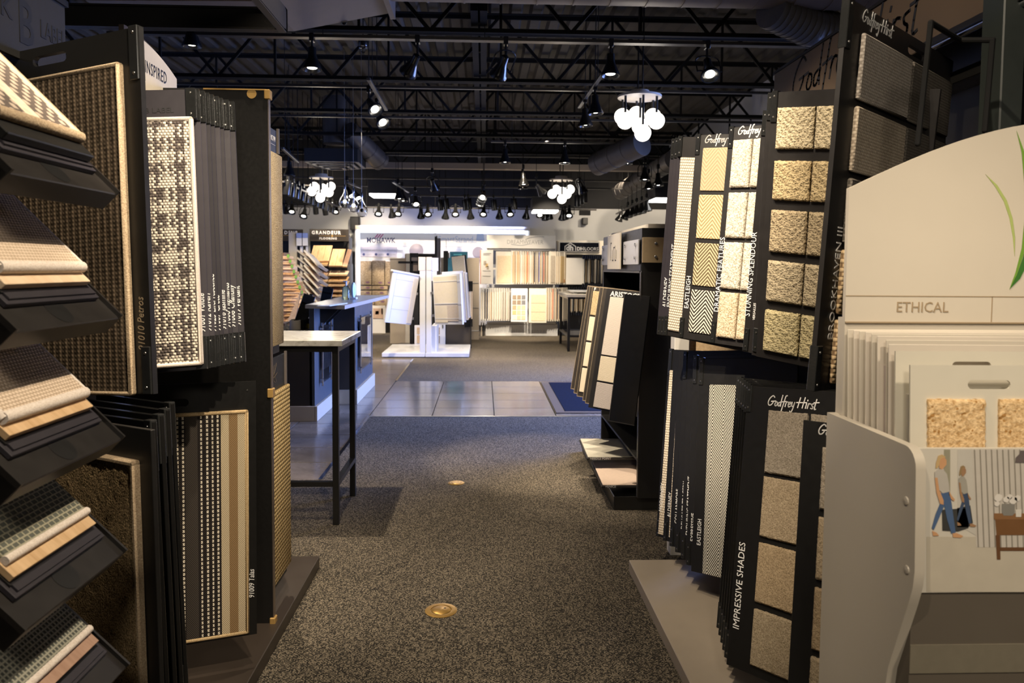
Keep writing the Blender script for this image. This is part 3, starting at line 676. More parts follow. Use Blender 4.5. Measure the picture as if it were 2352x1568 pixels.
chandelier('globe chandelier of white balls in front of the far right wall', 1289, 415, 13.0, .079, [(-.16, -.1, -.235), (-.075, .1, -.14), (.03, .12, -.17), (.16, .05, -.14), (.095, -.05, -.23), (0, -.15, -.325), (.05, .1, -.25)], .20)
chandelier('added unseen globe chandelier of white balls behind the camera, giving fill light', 0, 0, -1.1, .088, [(-.165, .10, -.18), (-.17, -.1, -.265), (0, .15, -.145), (.17, .1, -.175), (.165, -.1, -.26), (.01, 0, -.30), (.01, -.15, -.40)], .235, V((.1, -1.1, 3.25)))  # invented out of view to carry the fill light
# teardrop glass pendants
for k, (px, py, Y) in enumerate(((792, 461, 10.2), (812, 470, 10.0), (831, 481, 9.8))):
    c = at(px, py, Y=Y); root = thing('glass_pendant', 'clear teardrop glass pendant on a long wire, %s of three from the left' % ORD[k], 'pendant lamp', c)
    pr = [(.001, -.10), (.05, -.088), (.075, -.05), (.080, -.015), (.062, .035), (.035, .085), (.018, .12), (.014, .16)]
    part('glass_shade', MB().lathe(pr+[(r_-.003, z_) for r_, z_ in pr[::-1] if r_ > .01], 20, c), M_glass, root, True)
    part('lamp_holder', MB().lathe([(.001, .155), (.016, .155), (.016, .20), (.006, .215)], 12, c), M_steel, root, True)
    part('filament_bulb', MB().ball(c+V((0, 0, -.01)), .024, 10), M_bulb if k < 2 else M_bulboff, root, True)
    part('bulb_stem', MB().cyl(c+V((0, 0, .012)), c+V((0, 0, .156)), .006, 6), M_steel, root, True)
    part('wire', MB().cyl(c+V((0, 0, .21)), (c.x, c.y, 4.3), .0025, 5), M_steel, root)
# linear fluorescents
for lab, px, py, Y, wd in (('boxy fluorescent fitting left of centre in the far ceiling', 880, 446, 13.4, .5), ('boxy fluorescent fitting just above the white wing rack header', 1253, 483, 14.6, .52), ('boxy fluorescent fitting at the far right beside the plum dark boards', 1535, 456, 12.6, .5)):
    c = at(px, py, Y=Y); root = thing('fluorescent_light', lab, 'ceiling light', c); w2 = wd/2
    part('housing', MB().box(c.x-w2, c.x+w2, c.y-.1, c.y+.5, c.z+.006, c.z+.24, c=.006), M_wallblack, root)
    part('diffuser', MB().box(c.x-w2+.02, c.x+w2-.02, c.y-.09, c.y+.45, c.z-.03, c.z+.006, c=.004), M_tube, root)
for lab, px, py, Y, sx, sz in (('black box speaker fixed high on the back wall left of the lit panel', 816, 513, 17.3, .10, .15), ('small black sensor box on the pale back wall', 1343, 508, 17.3, .06, .075)):
    c = at(px, py, Y=Y); root = thing('wall_speaker', lab, 'speaker', c); part('cabinet', MB().box(c.x-sx, c.x+sx, c.y-.1, c.y+.095, c.z-sz, c.z+sz, c=.006), M_wallblack, root)
    part('grille', MB().box(c.x-sx*.8, c.x+sx*.8, c.y-.106, c.y-.1, c.z-sz*.85, c.z+sz*.85), M_black, root)
c = at(1343, 489, Y=16.2); root = thing('exit_sign', 'dark hanging box sign before the back wall, right of the spotlights', 'sign', c)
part('sign_box', MB().box(c.x-.12, c.x+.12, c.y-.03, c.y+.03, c.z-.05, c.z+.05, c=.004), M_wallblack, root); part('bracket', MB().box(c.x-.15, c.x+.12, c.y-.015, c.y+.015, c.z+.07, c.z+.085).cyl(c+V((0, 0, .05)), (c.x, c.y, 4.3), .006, 8), M_wallblack, root)
for k, (px, py, Y) in enumerate(((790, 44, 6.2), (834, 112, 8.0))):
    c = at(px, py, Y=Y); root = thing('bare_bulb', 'small sparkling glass bulb up among the joists, %s from the camera' % ORD[k], 'light bulb', c)
    part('bulb_glass', MB().lathe([(.001, -.05), (.02, -.035), (.042, .0), (.038, .02), (.02, .03)], 12, c), M_glass, root, True); part('socket', MB().lathe([(.044, .02), (.05, .03), (.05, .09), (.001, .095)], 12, c).cyl(c+V((0, 0, .09)), (c.x, c.y, 4.3), .006, 6), M_gloss, root, True)

# ---------------------------------------------------------------- sample boards
def plate_slot(w, h, t, slot=None, c=.0):
    """flat board, origin at its top left front corner, with an optional rounded hand slot (cx, cy, width, height)"""
    mb = MB()
    if not slot: return mb.box(0, w, -h, 0, -t, 0, c=c or .0012)
    cx, cy, sw, sh = slot; bm = bmesh.new(); r = sh/2; lp = []
    for sgn, a0 in ((1, -PI/2), (-1, PI/2)):
        for i in range(7): lp.append((cx+sgn*(sw/2-r)+r*math.cos(a0+PI*i/6), cy+r*math.sin(a0+PI*i/6)))
    es = []
    for loop in ([(0, 0), (0, -h), (w, -h), (w, 0)], lp):
        vs = [bm.verts.new((x, y, 0)) for x, y in loop]
        for i in range(len(vs)): es.append(bm.edges.new((vs[i], vs[(i+1) % len(vs)])))
    bmesh.ops.triangle_fill(bm, use_beauty=True, use_dissolve=False, edges=es)
    r_ = bmesh.ops.extrude_face_region(bm, geom=bm.faces[:])
    bmesh.ops.translate(bm, verts=[q for q in r_['geom'] if isinstance(q, bmesh.types.BMVert)], vec=(0, 0, -t))
    bm.verts.index_update(); mb.add([q.co.copy() for q in bm.verts], [[q.index for q in f.verts] for f in bm.faces]); bm.free(); return mb
def onp(M, px, py):
    """local x, y of the board where the photograph's pixel falls on it"""
    n = M.col[2].xyz; O = M.translation; d = _f + _r*((px-1176)/F) - _u*((py-784-SH)/F)
    p = EYE + d*((O-EYE).dot(n)/d.dot(n)); q = M.inverted() @ p; return q.x, q.y
TUFT = {m.name for m in (SH1, SH2, SH3, SH4, SH5, C_white, C_white2, C_jute, C_fuzzy)+tuple(C_sh)}
def tufted(w, h, th, rnd):
    """a pile sample: top face on a grid, tufts raised unevenly and the edges frayed"""
    nx = max(8, min(44, int(w/.0042))); ny = max(8, min(70, int(h/.0042))); mb = MB(); vs = []; fs = []; sd = random.random()*50
    for j in range(ny+1):
        for i in range(nx+1):
            x, y = w*i/nx, -h*j/ny; e = max(0.0, min(x, w-x, -y, h+y)); k = mnoise.noise(V((x*210+sd, y*210, sd))); k2 = mnoise.noise(V((x*420, y*420+sd, sd)))
            z = th*(.62+.38*min(1, e/(rnd+1e-6))**.6)+th*.14*k+th*.06*k2
            if i in (0, nx): x += .0022*k
            if j in (0, ny): y += .0022*k2+.0008*k
            vs.append((x, y, z))
    n1 = nx+1
    for j in range(ny):
        for i in range(nx): fs.append((j*n1+i, (j+1)*n1+i, (j+1)*n1+i+1, j*n1+i+1))
    ring = [i for i in range(n1)]+[j*n1+nx for j in range(1, ny+1)]+[ny*n1+i for i in range(nx-1, -1, -1)]+[j*n1 for j in range(ny-1, 0, -1)]
    b = len(vs); vs += [(vs[q][0], vs[q][1], 0) for q in ring]; m = len(ring)
    fs += [(ring[q], ring[(q+1) % m], b+(q+1) % m, b+q) for q in range(m)]
    return mb.add(vs, fs)
def swatch(root, x0, x1, y0, y1, mat, th=.010, name='carpet_sample', bind=None, bw=.010, rnd=.0035, z=0.0, label=None, ux=None):
    """a carpet sample glued on a board; local origin at its top left corner"""
    w, h = abs(x1-x0), abs(y1-y0); mb = tufted(w, h, th, rnd) if mat.name in TUFT else MB().box(0, w, -h, 0, 0, th, c=min(rnd, th*.45))
    o = link(name, mb.mesh(name, mat, None, True), root, T(min(x0, x1), max(y0, y1), z))
    if label: o['label'] = label
    if bind:
        b = MB(); e = bw*.5
        for q in ((-e, w+e, -e, e), (-e, w+e, -h-e, -h+e), (-e, e, -h-e, e), (w-e, w+e, -h-e, e)): b.box(*q, -.0015, th+.004, c=.004)
        link('edge_binding', b.mesh('edge_binding', bind, None, True), o)
    return o
def clip(root, x, y, w=.020, h=.085, t=.012):
    mb = MB().box(x-w/2, x+w/2, y-h, y, -t-.004, .0045, c=.0015); o = link('corner_clip', mb.mesh('corner_clip', M_clip), root)
    r_ = MB()
    for q in (.016, h-.016): r_.lathe([(.0001, .0065), (.0030, .006), (.0038, .0045)], 8, (x, y-q, 0))
    link('rivet', r_.mesh('rivet', M_rivet, None, True), o)
    return o
def board(label, M, w, h, t=.010, mat=None, slot=None, name='sample_board', group=None, edge=None):
    root = thing(name, label, 'sample board', M, group)
    link('backing_board', plate_slot(w, h, t, slot).mesh('backing_board', mat or M_board), root)
    return root
def FL(TL, BL, TR, zt, zb, yaw=None):
    """frame of a board from its free left edge and a point on its top edge"""
    O = at(*TL, Z=zt); B = at(*BL, Z=zb); R = at(*TR, Z=zt); u = R-O if yaw is None else V((math.cos(math.radians(yaw)), math.sin(math.radians(yaw)), 0)); return frameV(O, u, O-B), (O-B).length
def FRr(TR, BR, TL, zt, zb, w, u=None):
    """frame of a board from its free right edge"""
    O = at(*TR, Z=zt); B = at(*BR, Z=zb); L = at(*TL, Z=zt); M = frameV(O, u if u is not None else O-L, O-B); return M @ T(-w, 0, 0), (O-B).length
def sw_px(root, M, TLp, BRp, mat, **k):
    x0, y0 = onp(M, *TLp); x1, y1 = onp(M, *BRp)
    if k.pop('wide', None) is not None: pass
    return swatch(root, x0, x1, y0, y1, mat, **k)
def vtext(root, M, px, py, s, size, mat=None, **k):
    """lettering that reads upwards, starting at a pixel"""
    x, y = onp(M, px, py); return lettering(s, size, root, T(x, y, .0008) @ R90, mat or M_print, **k)

# ---- right rack of black boards
rk = thing('carpet_display_rack', 'black wing rack on a taupe plinth at the right of the aisle, with script header', 'display rack', (1.3, 2.4, 0))
part('plinth', MB().box(.705, 1.75, 1.70, 3.53, 0, .056, c=.003), M_plinth, rk)
part('back_panel', MB().box(1.42, 1.46, 1.75, 3.5, .056, 2.36, c=.002), M_black, rk)
part('end_or_blocking_board', MB().box(1.16, 1.46, 3.505, 3.525, .056, 1.05, c=.002), M_black, rk)  # added board, blocks stray daylight from the plinth
part('top_rail', MB().box(1.34, 1.42, 1.75, 3.5, 1.985, 2.02, c=.002).box(1.34, 1.42, 1.75, 3.5, 1.075, 1.11, c=.002), M_blackmetal, rk)
hd = part('header_sign', MB().box(1.285, 1.30, 1.25, 3.36, 2.10, 2.315, c=.002), plain('bronze_satin_sign', (.13, .092, .060), .38, .35, .05, 4), rk)
part('sign_edge', MB().box(1.28, 1.305, 1.25, 3.362, 2.315, 2.325), M_blackmetal, rk)
part('sign_bracket', MB().box(1.30, 1.42, 1.6, 1.64, 2.15, 2.2).box(1.30, 1.42, 3.2, 3.24, 2.15, 2.2), M_blackmetal, rk)
Mh = Matrix(((0, 0, -1, 1.284), (-1, 0, 0, 3.26), (0, 1, 0, 2.145), (0, 0, 0, 1)))
sm = strokes_mb(SCRIPT, .205, .014).mesh('script_lettering', M_ink)
o = link('script_lettering', sm, hd); o.matrix_basis = T(*(-rk.matrix_basis.translation)) @ Mh @ T(.09, .02, 0) @ Matrix.Diagonal((.83, .70, 1, 1))
fx = thing('strip_light', 'slim chrome strip light under the bronze script header', 'light fitting', (1.27, 1.9, 2.08))
part('light_tube', MB().cyl((1.26, 1.55, 2.078), (1.26, 2.16, 2.078), .010, 10), M_chrome, fx, True); part('light_body', MB().box(1.245, 1.284, 1.52, 2.18, 2.082, 2.098), M_blackmetal, fx)

# upper wings
ends = [((1542, 320), (1508, 766)), ((1550, 318), (1515, 767)), ((1558, 316), (1522, 768))]
for i, (a, b) in enumerate(ends):
    M, h = FL(a, b, (a[0]+33, a[1]-3), 2.0, 1.16, -42)
    r = board('plum black clipped board edge in the upper right fan, %s from the aisle end' % ORD[i], M, .45, h, .008, M_purple, group='upper boards of the right rack')
    clip(r, .012, .004, .018, .085, .008); clip(r, .012, -h+.083, .018, .085, .008)
    if i == 1: vtext(r, M, 1531, 706, 'ALDERNEY', .030, sx=.9)
    if i == 2: vtext(r, M, 1540, 706, 'ENDURING STATEMENT', .026, sx=.98)
M, h = FL((1566, 314), (1531, 770), (1599, 311), 2.0, 1.16, -42)
r = board('upper right board with one long ivory waffle weave carpet strip', M, .45, h, .008, M_board, group='upper boards of the right rack')
x0, y0 = onp(M, 1564.5, 361); x1, y1 = onp(M, 1548, 760); swatch(r, x0, x0+.30, y0, y1, C_ivory, .008); clip(r, -.004, .004); clip(r, -.006, -h+.085)
M, h = FL((1600, 310), (1562, 776), (1675, 302), 2.0, 1.16, -42)
r = board('upper right board with four herringbone samples from wheat down to black and cream', M, .45, h, .008, M_board, group='upper boards of the right rack')
for (a, b), m in zip((((1616, 340), (1663, 439)), ((1607, 447), (1653, 550)), ((1598, 557), (1643, 660)), ((1589, 664), (1634, 769))), (C_her1, C_her2, C_her3, C_her4)):
    x0, y0 = onp(M, *a); x1, y1 = onp(M, *b); x0 = onp(M, 1616, 340)[0]; swatch(r, x0, x0+.19, y0, y1, m, .006)
clip(r, .010, .004); clip(r, .004, -h+.088); vtext(r, M, 1581, 709, 'EASTLEIGH', .028)
x, y = onp(M, 1618, 328); script(.030, .0042, r, T(x, y, .0008), M_print)
M, h = FL((1675, 293), (1631, 787), (1749, 282), 2.0, 1.16, -48)
r = board('upper right board with ivory plush samples in two columns of four', M, .50, h, .009, M_board, group='upper boards of the right rack')
for j, ((a, b), m) in enumerate(zip((((1688, 323), (1724, 430)), ((1677, 443), (1714, 547)), ((1666, 556), (1704, 665)), ((1657, 670), (1692, 779))), (C_white, C_white, C_white, C_white2))):
    x0, y0 = onp(M, *a); x1, y1 = onp(M, *b); x0 = onp(M, 1688, 323)[0]; w_ = onp(M, 1732, 318)[0]-x0; swatch(r, x0, x0+w_, y0, y1, m, .018, rnd=.007); swatch(r, x0+w_+.005, x0+2*w_+.005, y0, y1, m, .018, rnd=.007)
clip(r, .012, .004); clip(r, .010, -h+.086); vtext(r, M, 1650, 717, 'DRAMATIC FEATURES', .030)
x, y = onp(M, 1694, 309); script(.030, .0042, r, T(x, y, .0008), M_print)
M, h = FL((1752, 256), (1705, 806), (1830, 243), 1.99, 1.15, -48)
r = board('upper right board behind the five row straw shag board, only its lettered edge showing', M, .5, h, .009, M_board, group='upper boards of the right rack')
clip(r, .012, .004); clip(r, .012, -h+.09); vtext(r, M, 1722, 727, 'STUNNING SPLENDOUR', .028)
M, h = FL((1763, 216), (1726, 815), (1850, 200), 2.005, 1.155, -48)
r = board('upper right board tucked directly behind the five row straw shag board', M, .5, h, .009, M_board, group='upper boards of the right rack')
clip(r, .012, .004); clip(r, .014, -h+.10); vtext(r, M, 1734, 735, 'VERSAILLES', .012)
M, h = FL((1774, 212), (1737, 818), (1929, 185), 2.0, 1.16, -48)
r = board('large upper right board with five rows of paired straw and mushroom shag samples', M, .385, h, .010, M_board, (.275, -.040, .085, .020), group='upper boards of the right rack')
rows = (((1790, 247), (1868, 345), SH1), ((1779, 368), (1858, 465), SH2), ((1768, 480), (1847, 587), SH3), ((1757, 595), (1837, 702), SH4), ((1750, 707), (1830, 820), SH5))
for a, b, m in rows:
    x0, y0 = onp(M, *a); x1, y1 = onp(M, *b); x0 = onp(M, 1790, 247)[0]; w_ = onp(M, 1876, 237)[0]-x0; swatch(r, x0, x0+w_, y0-.001, y1+.004, m, .016, rnd=.006); swatch(r, x0+w_+.006, x0+2*w_+.006, y0-.001, y1+.004, m, .016, rnd=.006)
clip(r, .010, .004, .02, .095)
# angled page facing the other way
M, h = FL((1949, -7), (1866, 899), (2138, 88), 2.085, 1.16)
r = board('angled black board with grey loop pile squares behind the white arched sign', M, .645, h, .012, M_board, (.40, -.036, .12, .024))
ys = [(1976, 76, 1966, 230, C_grey1), (1964, 245, 1952, 395, C_grey2), (1951, 410, 1937, 559, C_grey3), (1933, 573, 1923, 721, C_tweed), (1921, 733, 1911, 879, C_tweed)]
for ax, ay, bx, by, m in ys:
    _, y0 = onp(M, ax, ay); _, y1 = onp(M, bx, by)
    xs_ = [onp(M, *q)[0] for q in ((1976, 76), (2088, 124), (2093, 128), (2183, 168))]; swatch(r, xs_[0], xs_[1], y0, y1, m, .013, rnd=.004); swatch(r, xs_[2], xs_[3], y0, y1, C_grey3 if m is not C_tweed else m, .010, rnd=.004)
clip(r, .012, .004, .026, .12, .012); clip(r, .012, -h+.11, .026, .11, .012)
vtext(r, M, 1911, 781, 'BROOKHAVEN III', .034, sx=1.05)
x, y = onp(M, 1979, 47); script(.030, .0034, r, T(x, y, .0008), M_print)

# lower wings
lows = [((1537, 802), (1506, 1230)), ((1548, 804), (1522, 1240)), ((1559, 806), (1537, 1253)), ((1570, 809), (1550, 1267)), ((1581, 812), (1563, 1281)), ((1593, 817), (1575, 1296))]
names = ['MODERNITY', 'ALDERNEY', 'COLLANMORE', 'DELICATE TRACERY', 'ENDURING STATEMENT', 'EXPRESSIVE']
tp = [(1523, 1176), (1540, 1188), (1557, 1203), (1572, 1216), (1583, 1230), (1594, 1244)]
for i, (a, b) in enumerate(lows):
    M, h = FL(a, b, (a[0]+40, a[1]+5), 1.06, .18, -50)
    r = board('lower right black board, %s from the aisle end, lettered up its free edge' % ORD[i], M, .45, h, .008, M_black, group='lower boards of the right rack')
    if i == 0: swatch(r, .016, .30, -.10, -h+.012, C_ivory, .009)
    if i == 1: swatch(r, .035, .30, -.14, -h+.02, C_ivory, .007)
    if i in (0, 3, 5): clip(r, .012, .004, .02, .13, .008)
    clip(r, .012, -h+.09, .018, .09, .008)
    x, y = onp(M, *tp[i]); lettering(names[i], .026, r, T(x, y, .0095 if i == 0 else .0008) @ R90, M_print, sx=.9, shear=.2 if i == 0 else 0)
M, h = FL((1607, 823), (1587, 1311), (1690, 832), 1.06, .18, -50)
r = board('lower right black board with one tall black and white herringbone strip', M, .45, h, .009, M_black, group='lower boards of the right rack')
x0, y0 = onp(M, 1631, 883); x1, y1 = onp(M, 1652, 1329); swatch(r, x0, x0+.135, y0, y1+.006, C_her5, .008); clip(r, .012, .004, .022, .12, .009)
vtext(r, M, 1609, 1253, 'EASTLEIGH', .026, sx=.85)
for i in range(5):
    M, h = FL((1693+5*i, 866+4*i), (1646+4.4*i, 1440+17*i), (1693+5*i+187, 866+4*i+28), 1.06, .18, -57)
    r = board('lower right black board in the stack behind the four beige squares, %s from the back' % ORD[i], M, .47, h, .008, M_gloss, group='stacked lower boards of the right rack')
    clip(r, .011, .004, .02, .1, .008); clip(r, .011, -h+.09, .02, .09, .008)
M, h = FL((1718, 886), (1668, 1525), (1905, 917), 1.06, .18, -57)
r = board('lower right black board with four beige plush squares and white script', M, .52, h, .009, M_black, group='lower boards of the right rack')
for (a, b), m in zip((((1769.5, 942), (1840, 1100)), ((1755.4, 1093), (1828, 1252)), ((1745, 1244), (1815, 1408)), ((1732, 1395), (1806, 1560))), C_sh):
    x0, y0 = onp(M, *a); x1, y1 = onp(M, *b); x0 = onp(M, 1769, 942)[0]; w_ = onp(M, 1858, 956)[0]-x0; swatch(r, x0, x0+w_, y0, y1+.002, m, .013, rnd=.004); swatch(r, x0+w_+.012, x0+2*w_, y0, y1+.002, m, .013, rnd=.004)
clip(r, .010, .003, .018, .09, .009)
vtext(r, M, 1697, 1447, 'IMPRESSIVE SHADES', .034, sx=.92)
x, y = onp(M, 1762, 930); script(.032, .0034, r, T(x, y, .0008), M_print)
O = at(1845, 964, Z=1.06); R = at(1915, 975, Z=1.06); M = frameV(O, (math.cos(.96), -math.sin(.96), 0), (.075, .11, .88)); h = .88
r = board('lower black board beside the white stand with smaller beige pile squares', M, .345, h, .010, M_black, group='lower boards of the right rack')
for (ax, ay, by), m in zip(((1883, 1024, 1166), (1873, 1183, 1325), (1862, 1343, 1484), (1853, 1500, 1640)), C_sh):
    _, y0 = onp(M, ax, ay); _, y1 = onp(M, ax-6, by); swatch(r, .062, .182, y0, y1, m, .012, rnd=.004); swatch(r, .195, .335, y0, y1, m, .012, rnd=.004)
x, y = onp(M, 1878, 996); script(.026, .003, r, T(x, y, .0008), M_print)
# things glimpsed between the upper and lower wings
a = at(1590, 800, Y=3.75); t_ = thing('carpet_roll', 'tan carpet roll glimpsed between the upper and lower right boards', 'carpet roll', (1.25, 3.9, 0))
part('roll', MB().cyl((1.18, 3.9, .0), (1.18, 3.9, 1.28), .16, 20), C_far[6], t_, True); part('core_tube', MB().cyl((1.18, 3.9, 1.278), (1.18, 3.9, 1.29), .03, 12), M_cream, t_)
t_ = thing('display_post', 'short white square post glimpsed left of the tan carpet roll', 'post', (.99, 3.78, 0)); part('post_shaft', MB().box(.955, 1.03, 3.72, 3.80, 0, 1.2, c=.003), M_white, t_); part('post_cap', MB().box(.95, 1.035, 3.715, 3.805, 1.2, 1.21), M_cream, t_)

# wire bracket and dark post by the angled board
wb = thing('wire_bracket', 'thin black wire bracket in front of the angled grey board', 'bracket', at(2145, 200, Y=1.56))
p = [at(2108, 330, Y=1.58), at(2138, 52, Y=1.58), at(2205, 92, Y=1.70), at(2280, 92, Y=1.62), at(2262, 300, Y=1.62)]
mb = MB().tube(p, .006, 8)
for q in p: mb.ball(q, .0062, 8)
part('rod', mb, plain('matt_black_rod', (.006, .006, .006), .8, 0, .05, 20, .15), wb, True)
a = at(2310, 100, Y=1.75); t_ = thing('upright_post', 'dark grey green upright at the far right edge', 'post', (a.x+.02, 1.8, 0))
part('post_shaft', MB().box(a.x, a.x+.055, 1.76, 1.84, 0, 2.6, c=.003), plain('grey_green_metal', (.016, .020, .018), .5), t_); part('post_foot', MB().box(a.x-.02, a.x+.08, 1.72, 1.88, 0, .012), M_blackmetal, t_)

# ---- left racks
lk = thing('carpet_display_rack', 'black wing rack on a brown plinth at the left with arched cream header', 'display rack', (-1.2, 2.8, 0))
part('plinth', MB().box(-1.9, -.782, 1.55, 3.60, 0, .058, c=.003), M_plinthd, lk)
ep = part('end_panel', MB().box(-1.35, -.8125, 2.91, 2.932, .058, 2.112, c=.001), M_blackmetal, lk)
part('edge_trim', MB().box(-.8135, -.8105, 2.909, 2.934, .06, 2.10), plain('warm_steel_trim', (.25, .20, .16), .35, .8), lk)
for z in (2.105, .975, .075): part('gold_clip', MB().box(-.826, -.804, 2.903, 2.938, z-.030, z+.006, c=.003), M_gold, lk, label='gold clip on the panel edge')
part('gold_badge', MB().cyl((-.872, 2.906, 2.094), (-.872, 2.9095, 2.094), .018, 16).box(-1.05, -.82, 2.9045, 2.909, 2.107, 2.112), M_gold, lk, label='gold edge line and round badge at the top')
part('back_panel', MB().box(-1.44, -1.41, 1.62, 2.93, .058, 2.02, c=.002), M_black, lk)
part('hinge_rail', MB().box(-1.41, -1.37, 1.62, 2.9, 1.985, 2.015).box(-1.41, -1.37, 1.62, 2.9, 1.08, 1.11), M_blackmetal, lk)
Ma = Matrix(((0, 0, 1, -1.2), (1, 0, 0, 2.64), (0, 1, 0, 2.02), (0, 0, 0, 1)))
def arch(w, h0, h1, n=24): return [(0, 0), (w, 0)]+[(w*(1-i/n), h1-(h1-h0)*((1-i/n-.12)/.88)**2) for i in range(n+1)]
ha = part('arched_header', MB().prism(arch(.40, .155, .222), -.012, 0, Ma), M_cream, lk)
part('header_rim', MB().prism([(x*1.02-.004, y*1.06) for x, y in arch(.40, .155, .225)], -.03, -.0125, Ma), M_plinthd, lk)
lettering('INSPIRED', .062, ha, T(*(-lk.matrix_basis.translation)) @ Ma @ T(.120, .112, .0006), M_ink, sx=.66, gap=1.12)

M, h = FRr((440, 205), (467, 848), (327, 200), 2.0, 1.14, .44)
wP = .44; uP = M.col[0].xyz.copy()
r = board('upper left board with a cream and black plaid woven carpet', M, wP, h, .009, M_purple, group='upper boards of the left rack')
x1, y0 = onp(M, 439, 276); xb, yb = onp(M, 463, 834); xl, _ = onp(M, 330, 268)
swatch(r, x1-.33, x1+.002, y0, yb, C_plaid, .016, bind=C_trim, bw=.012, rnd=.006)
clip(r, wP-.004, .004, .030, .10); clip(r, wP-.004, -h+.10, .03, .10)
lettering('BLACK B LABEL', .024, r, T(wP-.22, -.075, .0008), M_ink)
nm = ['91001 Volute', '91012 Kaveri', '91023 Effervescence', '91007 Crete', '91016 Jasmine', '91006 Highlands', '91008 Chantilly', '91019 Verdant']
tx = [(457, 207), (470, 212), (480, 216), (490, 220), (502, 224), (511, 228), (525, 232), (538, 236)]
tpx = [(472, 763), (486, 761), (497, 762), (507, 760), (520, 757), (530, 753), (541, 752), (554, 748)]
for i in range(8):
    a = tx[i]; b = (a[0]+26, 846-2.2*i)
    M, h = FRr(a, b, (a[0]-113, a[1]-5), 2.004+.0005*i, 1.135, .44, uP)
    r = board('plum black board behind the plaid carpet, %s to the right, lettered in white italics' % ORD[i], M, .44, h, .006, M_purple if i in (2, 3, 5, 7) else plain('plum_black_%d' % i, (.044-.0015*i, .038-.0012*i, .046-.0015*i), .5, 0, .06, 30), group='upper boards of the left rack')
    clip(r, .427, .004, .028, .105, .004); clip(r, .427, -h+.10, .028, .10, .004)
    x, y = onp(M, *tpx[i]); lettering(nm[i], .027, r, T(x, y, .0008) @ R90, M_print, sx=.82, shear=.25, bold=.0004)
M, h = FRr((588, 875), (590, 1455), (524, 878), 1.06, .18, .40)
r = board('lower left board with a black, white and tan striped woven rug', M, .40, h, .009, M_black, (.13, -.062, .12, .026), group='lower boards of the left rack')
x1, y0 = onp(M, 566, 944); x2, y1 = onp(M, 571, 1448)
swatch(r, x1-.262, x1, y0, y1, C_stripe, .010, bind=C_tanbind, bw=.012)
x, y = onp(M, 584, 1372); lettering('91009 Talas', .026, r, T(x, y, .0008) @ R90, M_print, shear=.25, sx=.8)
rv = MB()
for q in (-.03, -.13): rv.lathe([(.0001, .002), (.003, .0018), (.0035, 0)], 8, (.372, q, 0))
link('rivet', rv.mesh('rivet', M_rivet, None, True), r)
# stacked boards below
for i, (a, sl) in enumerate((((392, 927), 0), ((381, 942), 0), ((367, 955), 0), ((349, 969), 0))):
    O = at(*a, Z=1.06); L = at(a[0]-100, a[1]-22, Z=1.06); M = frameV(O, O-L, (-.035, .02, .88)) @ T(-.46, 0, 0)
    r = board('glossy black lower left board fanned above the brown tweed sample, %s from the back' % ORD[i], M, .46, .88, .012, M_gloss, group='fanned lower boards of the left rack')
    clip(r, .444, .004, .030, .13, .010); clip(r, .444, -.75, .03, .12, .010)
O = at(346, 988, Z=1.06); L = at(200, 962, Z=1.06); M = frameV(O, O-L, (-.015, .0, .88)) @ T(-.47, 0, 0)
r = board('lower left board with a shaggy dark brown tweed carpet bound in fawn cord', M, .47, .88, .012, M_black, group='fanned lower boards of the left rack')
x1, y0 = onp(M, 318, 1062); swatch(r, x1-.34, x1, y0, -.85, C_fuzzy, .016, bind=C_brownbind, bw=.014)
# big ribbed board
M, h = FRr((318, 60), (352, 905), (0, 105), 2.02, 1.14, .50)
r = board('large upper left board with a ribbed brown loop carpet behind the sloping trays', M, .50, h, .014, M_black, (.20, -.035, .12, .026), group='upper boards of the left rack')
x1, y0 = onp(M, 281, 151); x2, y1 = onp(M, 318, 902)
swatch(r, x1-.40, x1, y0, y1, C_ribbed, .016, bind=C_brownbind, bw=.010)
clip(r, .484, .004, .028, .13, .014); clip(r, .484, -h+.115, .028, .115, .014)
x, y = onp(M, 334, 806); lettering('91010 Petros', .030, r, T(x, y, .0008) @ R90, M_tanink, sx=.8, shear=.25)
# sign over the nearest rack
sg = thing('hanging_sign', 'dark grey lettered sign high at the upper left corner', 'sign', (-1.2, 1.8, 2.05))
Ms = Matrix(((0, 0, 1, -1.2), (1, 0, 0, 1.45), (0, 1, 0, 1.98), (0, 0, 0, 1)))
part('sign_panel', MB().prism([(0, 0), (.80, 0), (.80, .205), (0, .205)], -.012, 0, Ms), plain('charcoal_sign', (.017, .016, .015), .6), sg)
part('sign_rail', MB().prism([(-.01, .205), (.81, .205), (.81, .222), (-.01, .222)], -.016, .006, Ms), M_blackmetal, sg)
sl = T(*(-sg.matrix_basis.translation)) @ Ms
lettering('BLACK', .072, sg, sl @ T(.33, .09, .001), M_ink, bold=.001); lettering('B', .16, sg, sl @ T(.575, .045, .001), M_ink, sx=.8, bold=.002); lettering('LABEL', .066, sg, sl @ T(.675, .085, .001), M_ink, sx=.7, bold=.001)
part('sign_post', MB().box(-1.235, -1.215, 1.55, 1.57, 1.2, 2.0).box(-1.235, -1.215, 2.1, 2.12, 1.2, 2.0), M_blackmetal, sg)
